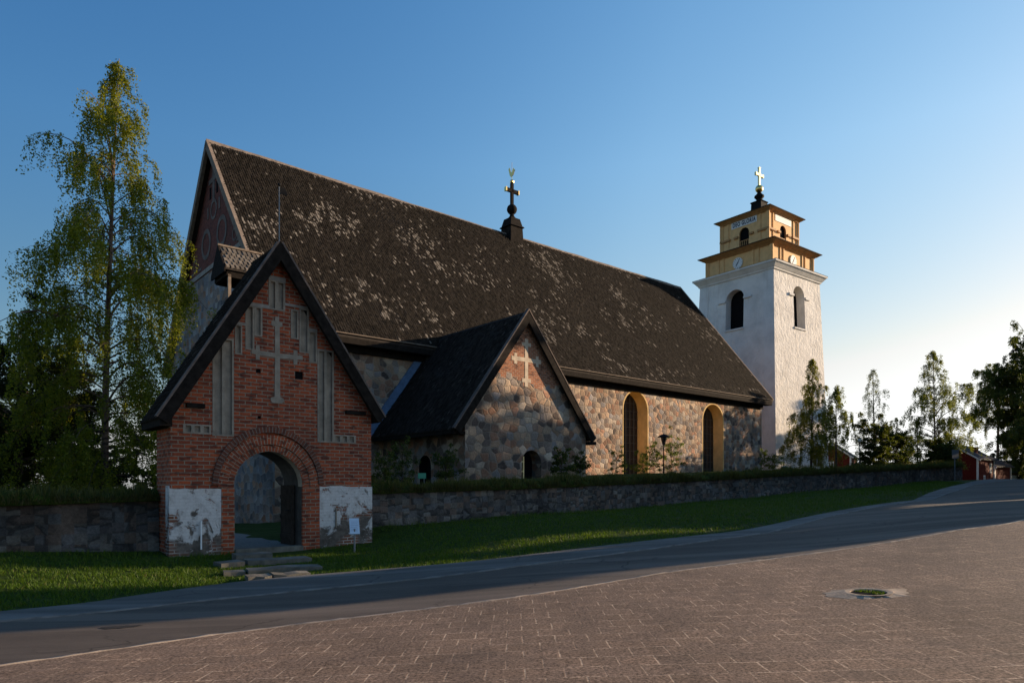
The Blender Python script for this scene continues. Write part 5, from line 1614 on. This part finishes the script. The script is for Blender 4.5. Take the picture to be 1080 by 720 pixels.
def tree(name, label, cat, X, Y, Z, H, R_, seed, cb=0.22, prof=None, nprim=46, ntwig=16, nleaf=16, droop=0.9, up=(0.5, 1.0), size=0.06,
         c0=(0.028, 0.050, 0.008), c1=(0.085, 0.115, 0.016), r0=0.2, group=None, lean=(0, 0), mat='leaf', bark='bark', branches=True, gap=0.10, fork=None):
    rng = np.random.default_rng(seed)
    prof = prof or (lambda t: (math.sin(math.pi * min(1, 0.18 + 0.82 * t ** 0.75)) ** 0.8) * (1 - 0.25 * t) + 0.06)
    ph = rng.uniform(0, 6, 4)
    def trunk(t):
        return np.array([lean[0] * t * t + 0.10 * math.sin(3 * t + ph[0]) * H * 0.05, lean[1] * t * t + 0.10 * math.sin(4 * t + ph[1]) * H * 0.05, H * t])
    o = thing(name, label, cat, WF, (X, Y, Z), group=group)
    m = MB(); tt = np.linspace(0, 1, 12)
    m.tube([tuple(np.array([X, Y, Z - 0.3 * (t == 0)]) + trunk(t)) for t in tt], [max(0.012, r0 * (1.25 if t == 0 else 1) * (1 - t) ** 0.85) for t in tt], 8)
    br, C = crown(rng, H, R_, cb, prof, nprim, ntwig, nleaf, droop, up, trunk, gap)
    if branches:
        for pts, r in br:
            m.tube([tuple(p + np.array([X, Y, Z])) for p in pts], list(np.linspace(r, 0.004, len(pts))), 4, cap=False)
    m.build('trunk', M[bark], o, smooth=True)
    C = C[C[:, 2] > 0.15]
    if len(C) > 4000: print('LEAVES', label[:30], len(C))
    leaf_mesh('crown', C, size, rng, M[mat], o, (0, 0, 0), c0, c1)
    return o

def at(px, Z, z=None):
    x = (px - 540) / 720.0 * Z
    return x, Z
def ground_c(x, y): return float(CH(x, y)[0])

# the big birch left of the gate, in front of the gable
bx, by = at(113, 25.5)
def bprof(t):
    return float(np.interp(t, [0, 0.08, 0.2, 0.36, 0.48, 0.62, 0.75, 0.86, 0.95, 1.0], [0.75, 0.88, 0.92, 1.0, 1.1, 0.78, 0.48, 0.28, 0.13, 0.03]))
tree('birch', 'tall slender birch with drooping sunlit crown left of the church gable', 'tree', bx, by, 1.1, 16.6, 3.15, 7, 0.04, bprof, 130, 9, 11, 1.6, (0.42, 0.95), 0.043,
     (0.048, 0.076, 0.008), (0.21, 0.225, 0.020), 0.14, 'trees around the church', (0.35, 0.1), gap=0.05)
tx_, ty_ = at(20, 27)
tree('birch', 'dark broad birch at the left edge behind the stone wall', 'tree', tx_, ty_, 1.1, 5.7, 3.2, 9, 0.10, lambda t: 0.75 + 0.5 * t if t < 0.4 else 0.95 - 0.9 * (t - 0.4), 60, 15, 11, 0.9, (0.4, 1.0), 0.055, (0.010, 0.018, 0.004), (0.03, 0.042, 0.008), 0.16, 'trees around the church')  # leaf greens darkened to stand for shade that no caster throws here
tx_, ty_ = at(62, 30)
tree('birch', 'dark bushy birch between the tall birch and the left edge tree', 'tree', tx_, ty_, 1.0, 4.9, 2.5, 10, 0.08, lambda t: 0.8 + 0.5 * t if t < 0.4 else 1.0 - 0.9 * (t - 0.4), 54, 14, 11, 0.9, (0.4, 1.0), 0.06, (0.010, 0.018, 0.004), (0.03, 0.042, 0.008), 0.12, 'trees around the church')  # leaves coloured darker here too, in place of cast shade
# low growth far behind the left wall
for k, (px, Z, H, R_, lab) in enumerate([(150, 44, 5.0, 2.6, 'sunlit bush beyond the wall, left of the gatehouse'), (95, 60, 5.5, 3.4, 'far sunlit bush beyond the wall, below the tall birch'), (35, 62, 6.0, 3.6, 'far bush beyond the wall at the left edge')]):
    x, y = at(px, Z)
    tree('bush', lab, 'bush', x, y, ground_c(x, y) - 0.3, H, R_, 40 + k, 0.05, lambda t: 0.9 - 0.5 * t, 26, 8, 8, 0.5, (0.5, 1.2), 0.12, (0.045, 0.06, 0.012), (0.11, 0.12, 0.025), 0.06, 'bushes beyond the left wall')

# trees beyond the tower end
slim = lambda t: float(np.interp(t, [0, 0.12, 0.35, 0.6, 0.85, 1.0], [0.85, 1.05, 0.85, 0.52, 0.22, 0.04]))
def rt_tree(px, Z, top, R_, seed, lab, **kw):
    x, y = at(px, Z); z0 = kw.pop('z0', 3.1); H = EYE + (512 - top) / 720 * Z - z0
    return tree('birch', lab, 'tree', x, y, z0, H, R_, seed, kw.pop('cb', 0.08), kw.pop('prof', slim), kw.pop('nprim', 110), kw.pop('ntwig', 7), kw.pop('nleaf', 9), kw.pop('droop', 1.4), kw.pop('up', (0.55, 1.0)), kw.pop('size', 0.058),
                kw.pop('c0', (0.05, 0.074, 0.018)), kw.pop('c1', (0.17, 0.20, 0.045)), 0.11, 'trees beyond the tower', gap=0.065, **kw)
rt_tree(856, 68.5, 378, 2.3, 51, 'leafy young birch standing against the right wall of the white tower', nprim=90, ntwig=7, c0=(0.05, 0.068, 0.014), c1=(0.19, 0.20, 0.035))
rt_tree(882, 64, 408, 2.0, 52, 'thin young birch just right of the tower corner', nprim=50, ntwig=6, cb=0.33)
rt_tree(921, 70, 388, 2.6, 53, 'sparse see-through birch above the street lamp', nprim=60, nleaf=6, size=0.05, ntwig=5)
rt_tree(985, 69, 369, 3.6, 54, 'full dark birch near the end of the long wall', nprim=100, nleaf=8, ntwig=7)
rt_tree(946, 68, 440, 2.4, 55, 'low drooping birch between the sparse birch and the full one', nprim=28, up=(0.4, 0.9), ntwig=6, nleaf=7)
rt_tree(968, 70, 444, 2.0, 63, 'low thin birch left of the full dark birch', nprim=24, ntwig=6, nleaf=7)
# dense dark bushes under them
for k, (px, Z, top, R_, lab) in enumerate([(924, 62, 460, 2.0, 'dense dark bush beside the street lamp'), (942, 64, 467, 1.8, 'rounded dark bush right of the street lamp bush'), (988, 60, 477, 1.2, 'dark bush below the full birch'), (998, 58, 480, 0.8, 'yellowish bush at the wall end beside the road sign')]):
    x, y = at(px, Z); z0 = 3.0; H = EYE + (512 - top) / 720 * Z - z0
    tree('bush', lab, 'bush', x, y, z0, H, R_, 60 + k, 0.04, lambda t: 0.95 - 0.45 * t, 44, 12, 10, 0.5, (0.4, 1.2), 0.07, (0.02, 0.034, 0.007), (0.07, 0.088, 0.016), 0.05, 'bushes beyond the long wall')
# the big group at the right edge
def edge_tree(px, Z, top, R_, seed, lab, **kw):
    x, y = at(px, Z); z0 = Fz(x, y) - 0.1; H = EYE + (512 - top) / 720 * Z - z0
    return tree('birch', lab, 'tree', x, y, z0, H, R_, seed, kw.pop('cb', 0.08), kw.pop('prof', lambda t: float(np.interp(t, [0, 0.12, 0.4, 0.7, 0.9, 1.0], [0.7, 0.95, 1.05, 0.8, 0.5, 0.15]))), kw.pop('nprim', 140), kw.pop('ntwig', 9), kw.pop('nleaf', 9), 1.2, (0.45, 1.0), 0.085,
                kw.pop('c0', (0.018, 0.032, 0.007)), kw.pop('c1', (0.065, 0.085, 0.016)), 0.26, 'trees at the right edge', gap=0.09, **kw)
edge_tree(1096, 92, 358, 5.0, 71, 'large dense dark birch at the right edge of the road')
edge_tree(1053, 96, 388, 4.0, 72, 'lighter birch leaning out left of the dense dark one', cb=0.55, nprim=80, ntwig=8, nleaf=8, c0=(0.035, 0.055, 0.013), c1=(0.12, 0.145, 0.03))
edge_tree(1142, 80, 368, 6.0, 73, 'tall dark birch just past the right edge')
x, y = at(1071, 96)
spr = lambda t: max(0.03, 1 - t) * 0.9 + 0.05
tree('spruce', 'dark pointed spruce top rising behind the dense birch', 'tree', x, y, 2.0, EYE + (512 - 353) / 720 * 96 - 2.0, 3.9, 74, 0.08, spr, 90, 10, 8, 0.3, (0.0, 0.4), 0.12, (0.008, 0.016, 0.006), (0.02, 0.032, 0.010), 0.2, None, (0, 0), 'needle', 'trunk_dark')

# shrubs and weeds by the nave and on the wall
def shrub(px, Z, top, R_, seed, lab, name='shrub', group='weeds and shrubs along the church wall', dark=False, n=16, z0=None):
    x, y = at(px, Z); z0 = ground_c(x, y) if z0 is None else z0; H = EYE + (512 - top) / 720 * Z - z0
    H = max(H, 0.5)
    k = 0.85 if dark else 1.5
    return tree(name, lab, 'shrub', x, y, z0, H, R_, seed, 0.05, lambda t: 0.9 - 0.4 * t, n, 5, 5, 0.4, (0.6, 1.3), 0.05, tuple(c * k for c in (0.03, 0.05, 0.01)), tuple(c * k for c in (0.075, 0.10, 0.02)), 0.02, group, (0, 0), 'leaf', 'trunk_dark', True, 0.06)
shrub(690, 47, 475, 0.8, 81, 'tall leafy shrub left of the churchyard lantern', n=22)
shrub(708, 47.5, 471, 1.1, 82, 'broad leafy shrub right of the churchyard lantern', n=26)
shrub(650, 44, 482, 0.7, 83, 'thin weed under the left edge of the first tall window', n=10)
shrub(663, 45, 490, 0.8, 84, 'low weed in front of the first tall window', n=8)
shrub(678, 45.5, 484, 0.6, 85, 'thin weed at the right edge of the first tall window', n=10)
shrub(592, 33, 484, 0.6, 86, 'small leafy shrub before the porch, right of its doorway', n=22, dark=True)
shrub(612, 36, 488, 0.5, 87, 'small bush at the right corner of the porch', n=16, dark=True)
shrub(806, 58, 478, 0.5, 89, 'slim sapling at the corner of nave and tower', n=12)
shrub(815, 58, 487, 1.0, 90, 'low bright shrub at the foot of the tower', n=22)
shrub(424, 29, 480, 0.8, 91, 'pale weeds below the porch side window', n=22, dark=True)
shrub(470, 30, 492, 0.9, 92, 'low weeds at the left porch corner', n=22, dark=True)
shrub(404, 26, 492, 0.6, 93, 'dark weeds just right of the gatehouse', n=18, dark=True)
# ------------------------------------------------------------------ lamps, signs, houses
x, y = at(700, 46.5); z0 = ground_c(x, y)
ln = thing('lantern', 'black churchyard lantern on a slim pole before the nave between the tall windows', 'lamp', WF, (x, y, z0))
zt = EYE + (512 - 457.5) / 720 * 46.5
s = MB(); s.tube([(x, y, z0 - 0.1), (x, y, z0 + 0.5), (x, y, zt - 0.75)], [0.06, 0.045, 0.035], 8); s.build('pole', M['black'], ln)
s = MB(); s.lathe(x, y, [(0.03, zt - 0.78), (0.10, zt - 0.70), (0.20, zt - 0.30), (0.21, zt - 0.22)], 6); s.build('lamp_glass', M['glass'], ln)
s = MB(); s.lathe(x, y, [(0.12, zt - 0.24), (0.42, zt - 0.22), (0.40, zt - 0.17), (0.20, zt - 0.05), (0.05, zt), (0.001, zt + 0.04)], 14); s.build('lamp_hood', M['black'], ln)

x, y = at(906.7, 63); z0 = ground_c(x, y); zt = EYE + (512 - 464.3) / 720 * 63
ln = thing('street_lamp', 'slim street lamp with a pale round globe among the bushes right of the tower', 'lamp', WF, (x, y, z0))
s = MB(); s.tube([(x, y, z0 - 0.2), (x, y, zt - 0.25)], [0.06, 0.04], 8); s.build('pole', M['steel'], ln)
s = MB(); s.ball((x, y, zt), 0.21, 10); s.build('globe', M['globe'], ln, smooth=True)
s = MB(); s.lathe(x, y, [(0.001, zt + 0.2), (0.16, zt + 0.16), (0.17, zt + 0.20), (0.08, zt + 0.27), (0.001, zt + 0.3)], 12); s.lathe(x, y, [(0.04, zt - 0.32), (0.12, zt - 0.2), (0.13, zt - 0.14)], 10); s.build('cap', M['black'], ln)

x, y = at(1007, 54.5); z0 = Fz(x, y)
sg = thing('road_sign', 'small grey road sign seen from behind on a post at the wall end', 'sign', Frame(x, y, R(20)), (0, 0, z0))
zt = EYE + (512 - 474) / 720 * 54.5
s = MB(); s.tube([(0, 0, z0 - 0.1), (0, 0, zt - 0.05)], 0.035, 8); s.build('post', M['steel'], sg)
s = MB(); pts = [(-0.34, zt - 0.72), (0.34, zt - 0.72), (0.36, zt - 0.70), (0.36, zt - 0.02), (0.34, zt), (-0.34, zt), (-0.36, zt - 0.02), (-0.36, zt - 0.70)]
s.plate(pts, [], PY(-0.06), 0.02); s.build('sign_plate', M['steel'], sg)

x, y = at(445, 27.0); zb_ = EYE + (512 - 505) / 720 * 27.0
bo = thing('notice_board', 'small green board standing in the grass on top of the long wall', 'sign', Frame(x, y, R(25)), (0, 0, zb_ - 0.3))
s = MB(); s.box(-0.16, 0.16, -0.02, 0.02, zb_ + 0.02, zb_ + 0.24); s.build('board', M['green'], bo, bevel=0.01)
s = MB(); s.tube([(-0.1, 0.035, zb_ - 0.45), (-0.1, 0.035, zb_ + 0.2)], 0.018, 6); s.build('leg', M['steel'], bo)
s = MB(); s.tube([(0.1, 0.035, zb_ - 0.45), (0.1, 0.035, zb_ + 0.2)], 0.018, 6); s.build('leg', M['steel'], bo)

x, y = at(827.5, 56); zb_ = ground_c(x, y)
bn = thing('waste_bin', 'small teal waste bin in the grass below the tower', 'bin', WF, (x, y, zb_))
zt = EYE + (512 - 491.5) / 720 * 56
s = MB(); s.lathe(x, y, [(0.001, zb_), (0.22, zb_), (0.27, zt - 0.12), (0.26, zt - 0.1)], 14); s.build('bin_body', M['blue'], bn)
s = MB(); s.lathe(x, y, [(0.29, zt - 0.13), (0.30, zt - 0.05), (0.2, zt + 0.02), (0.001, zt + 0.04)], 14); s.build('lid', M['blue'], bn)

# red cottage at the crest of the road. Frame: x along its long side, gable on the left
def cottage(label, px, Z, ang, L, W, zbase, eave, ridge, group, extra=None, roofmat='roof_grey'):
    x, y = at(px, Z)
    f_ = Frame(x, y, R(ang))
    h = thing('cottage', label, 'house', f_, (L / 2, W / 2, zbase), group=group)
    s = MB()
    s.plate([(0, zbase - 0.8), (L, zbase - 0.8), (L, eave), (0, eave)], [], PY(0)); s.plate([(0, zbase - 0.8), (L, zbase - 0.8), (L, eave), (0, eave)], [], PY(W))
    for xx in (0, L): s.plate([(0, zbase - 0.8), (W, zbase - 0.8), (W, eave), (W / 2, ridge), (0, eave)], [], PX(xx))
    s.build('boarded_wall', M['red'], h)
    s = MB(); k = (ridge - eave) / (W / 2); ov = 0.35
    for sg in (0, 1):
        y0 = -ov if not sg else W + ov
        p = [(-0.3, y0, eave - k * ov + 0.06), (L + 0.3, y0, eave - k * ov + 0.06), (L + 0.3, W / 2, ridge + 0.06), (-0.3, W / 2, ridge + 0.06)]
        q = [(a, b, c + 0.14) for a, b, c in p]
        s.hexa([*p, *q] if not sg else [p[1], p[0], p[3], p[2], q[1], q[0], q[3], q[2]])
    rf = s.build('roof', M[roofmat], h)
    s = MB()
    for (cx2, cy2) in ((0, 0), (L, 0), (0, W), (L, W)):
        s.box(cx2 - 0.09, cx2 + 0.09, cy2 - 0.09, cy2 + 0.09, zbase - 0.5, eave - 0.02)
    s.build('corner_board', M['white'], h, split=True)
    s = MB()
    for sg in (0, 1):
        y0 = -ov if not sg else W + ov
        a0 = (y0, eave - k * ov - 0.1); a1 = (W / 2, ridge - 0.1)
        s.plate([a0, a1, (a1[0], a1[1] + 0.2), (a0[0], a0[1] + 0.2)] if not sg else [a1, a0, (a0[0], a0[1] + 0.2), (a1[0], a1[1] + 0.2)], [], PX(-0.36), 0.05)
    s.build('barge_board', M['white'], h, split=True)
    return f_, h, rf
def window(h, y_or_x, side, u0, u1, z0, z1, off=0.0):
    m = MB(); P_ = PY(off - 0.05) if side == 'front' else PX(off - 0.05)
    m.plate(rect(u0, u1, z0, z1), [rect(u0 + 0.12, u1 - 0.12, z0 + 0.12, z1 - 0.12)], P_, 0.08)
    wnd = m.build('window', M['white'], h)
    m = MB(); P2_ = PY(off - 0.01) if side == 'front' else PX(off - 0.01)
    m.plate(rect(u0 + 0.1, u1 - 0.1, z0 + 0.1, z1 - 0.1), [], P2_, 0.005, back=False); m.build('pane', M['glass'], wnd)
    m = MB(); m.plate(rect((u0 + u1) / 2 - 0.04, (u0 + u1) / 2 + 0.04, z0 + 0.1, z1 - 0.1), [], PY(off - 0.045) if side == 'front' else PX(off - 0.045), 0.03); m.build('mullion', M['white'], wnd)
    return wnd
Zh = 76
f_, hs, rf = cottage('red wooden cottage with white corner boards and brick chimney at the crest of the road', 1031, Zh, 45, 8.5, 4.6, 2.1, 4.78, 6.3, 'red cottages')
m = MB(); m.box(3.3, 4.2, 0.7, 1.4, 4.6, 6.05); m.box(3.22, 4.28, 0.62, 1.48, 6.05, 6.18); chm = m.build('chimney', M['brick_gable'], rf)
m = MB(); m.box(5.3, 5.7, 0.9, 1.3, 4.8, 5.55); m.build('chimney_pipe', M['brick_gable'], rf)
window(hs, 0, 'front', 6.3, 7.3, 3.2, 4.35); window(hs, 0, 'front', 3.0, 3.9, 2.1, 2.9); window(hs, 0, 'side', 2.7, 3.6, 3.2, 4.3)
f2_, hs2, rf2 = cottage('distant red cottage with grey roof half hidden by bushes right of the tower', 897, 86, 58, 8, 4.6, 2.6, 5.45, 7.1, 'red cottages')
window(hs2, 0, 'side', 1.9, 2.6, 4.0, 4.8)
f3_, hs3, rf3 = cottage('low dark red shed just behind the cottage with the chimney', 1049, 84, 34, 4.6, 4.0, 1.9, 4.1, 5.2, 'red cottages')
f4_, hs4, rf4 = cottage('far low shed with pale doors at the end of the road', 1058, 92, 8, 5.0, 4.0, 1.7, 3.5, 4.6, 'red cottages')
m = MB(); m.box(0.35, 2.1, -0.07, 0.01, 1.5, 3.1); m.build('door', M['white'], hs4)
m = MB(); m.box(2.5, 4.3, -0.07, 0.01, 1.5, 3.1); m.build('door', M['white'], hs4)

# drain in the slabs: a broken ring of pale stones round a hollow with grass
dx_, dy_, dz_ = ground_hit(916, 626)
dz_ = Fz(dx_, dy_)
dr_ = thing('drain', 'broken pale concrete ring with a grassy hollow sunk among the paving slabs', 'drain', WF, (dx_, dy_, dz_))
rnd = random.Random(4)
m = MB()
n = 40
rad_o = [0.33 + 0.16 * noise.noise((math.cos(2 * math.pi * k / n) * 1.6, math.sin(2 * math.pi * k / n) * 1.6, 2.0)) + 0.05 * rnd.uniform(-1, 1) for k in range(n)]
def rp(r, t, lift, sx=1.0):
    x_, y_ = dx_ + r * sx * math.cos(t), dy_ + r * math.sin(t)
    return (x_, y_, Fz(x_, y_) + lift)
prof_ = [(0.0, 0.23, -0.03), (0.0, 0.235, 0.022), (0.0, 0.30, 0.026), (0.75, 0.0, 0.018), (1.0, 0.0, 0.002)]
for k in range(n):
    k2 = (k + 1) % n
    for (f0, c0_, l0), (f1, c1_, l1) in zip(prof_, prof_[1:]):
        q = []
        for kk, f_, c_, l_ in ((k, f0, c0_, l0), (k, f1, c1_, l1), (k2, f1, c1_, l1), (k2, f0, c0_, l0)):
            t_ = 2 * math.pi * kk / n
            stretch = 1.0 + 0.75 * f_ * abs(math.cos(t_)) ** 3
            q.append(rp((f_ * rad_o[kk] * stretch) if f_ else c_, t_, l_ + 0.004))
        m.quad(*q)
m.build('stone_ring', M['drain_stone'], dr_)
m = MB()
for k in range(20):
    m.quad(rp(0.0, 0, 0.008), rp(0.24, 2 * math.pi * k / 20, 0.008), rp(0.24, 2 * math.pi * (k + 1) / 20, 0.008))
m.build('hollow', M['dark'], dr_)
rg = np.random.default_rng(8); a_ = rg.uniform(-1.2, 2.2, 260); r_ = 0.21 * np.sqrt(rg.random(260))
b_ = blades('grass_tuft', np.c_[dx_ + r_ * np.cos(a_), dy_ + r_ * np.sin(a_), F(dx_ + r_ * np.cos(a_), dy_ + r_ * np.sin(a_)) + 0.008], rg.uniform(0.01, 0.03, 260), rg, dr_, (dx_, dy_, dz_), 0.006)
b_['kind'] = 'stuff'

# sand-filled low ridges where slabs have lifted are in the material; a few fallen leaves and twigs lie on the slabs
# ------------------------------------------------------------------ the trees along the road to the right, whose shade falls across the gate
def shade_tree(X, Y, H, R_, seed, lab, cb=0.06, n=95, size=0.22):
    return tree('birch', lab, 'tree', X, Y, Fz(X, Y) - 0.1, H, R_, seed, cb, lambda t: (0.8 + 0.5 * t if t < 0.35 else 1.0 - 0.7 * ((t - 0.35) / 0.65) ** 1.4), n, 12, 9, 0.7, (0.4, 1.0), size,
                (0.014, 0.026, 0.006), (0.05, 0.065, 0.013), 0.28, 'trees along the road out of the picture', branches=False)
S2 = Vector((SUN_DIR.x, SUN_DIR.y)); Nn = Vector((-S2.y, S2.x))
E0 = Vector((10.9, 15.8))           # a point on the near edge of the shade
SH = [  # (distance along the sun direction, offset beyond the shade edge, height, radius)
    (36, 9.9, 19, 3.7), (43, 14.9, 27, 4.3), (51, 17.5, 27, 2.8), (48, 12.3, 20, 3.9), (46, 18.6, 16, 3.6), (51, 22.4, 14.2, 4.0), (56, 25.6, 14.5, 4.2), (61, 29.2, 12.5, 3.6), (34, 4.9, 8.2, 1.6)]  # the last, low one is added only to shade the road at the right
LAB = ['tall birch nearest the tall red house, right of the picture', 'tall birch second from the tall red house, right of the picture', 'tall birch standing farthest behind the tall red house', 'narrow very tall birch beside the tallest one, right of the picture', 'birch in the middle of the roadside row, right of the picture', 'birch opposite the church porch, right of the picture', 'birch third from the far end of the roadside row', 'low birch at the far end of the roadside row', 'small narrow birch beside the tall red house']
for k, (t, o, H, r) in enumerate(SH):
    p = E0 + S2 * t + Nn * o
    shade_tree(p.x, p.y, H, r, 200 + k, LAB[k])
# a tall house added out of the picture on the right: its corner throws the straight edge of shade along the road
hp = E0 + S2 * 20
zh_ = Fz(hp.x, hp.y)
def shade_house(label, P, ang, L, W, zb_, eave, ridge):
    return cottage(label, 540 + 720 * P.x / P.y, P.y, ang, L, W, zb_, eave, ridge, 'red cottages')
ff, th_, _ = shade_house('tall red two storey house added to cast shade, out of the picture on the right', hp, math.degrees(math.atan2(S2.y, S2.x)), 10, 3.7, zh_, 9.5, 10.8)
for k in range(3):
    for zz_ in (zh_ + 1.0, zh_ + 4.4): window(th_, 0, 'front', 1.0 + k * 3.2, 2.2 + k * 3.2, zz_, zz_ + 1.5)
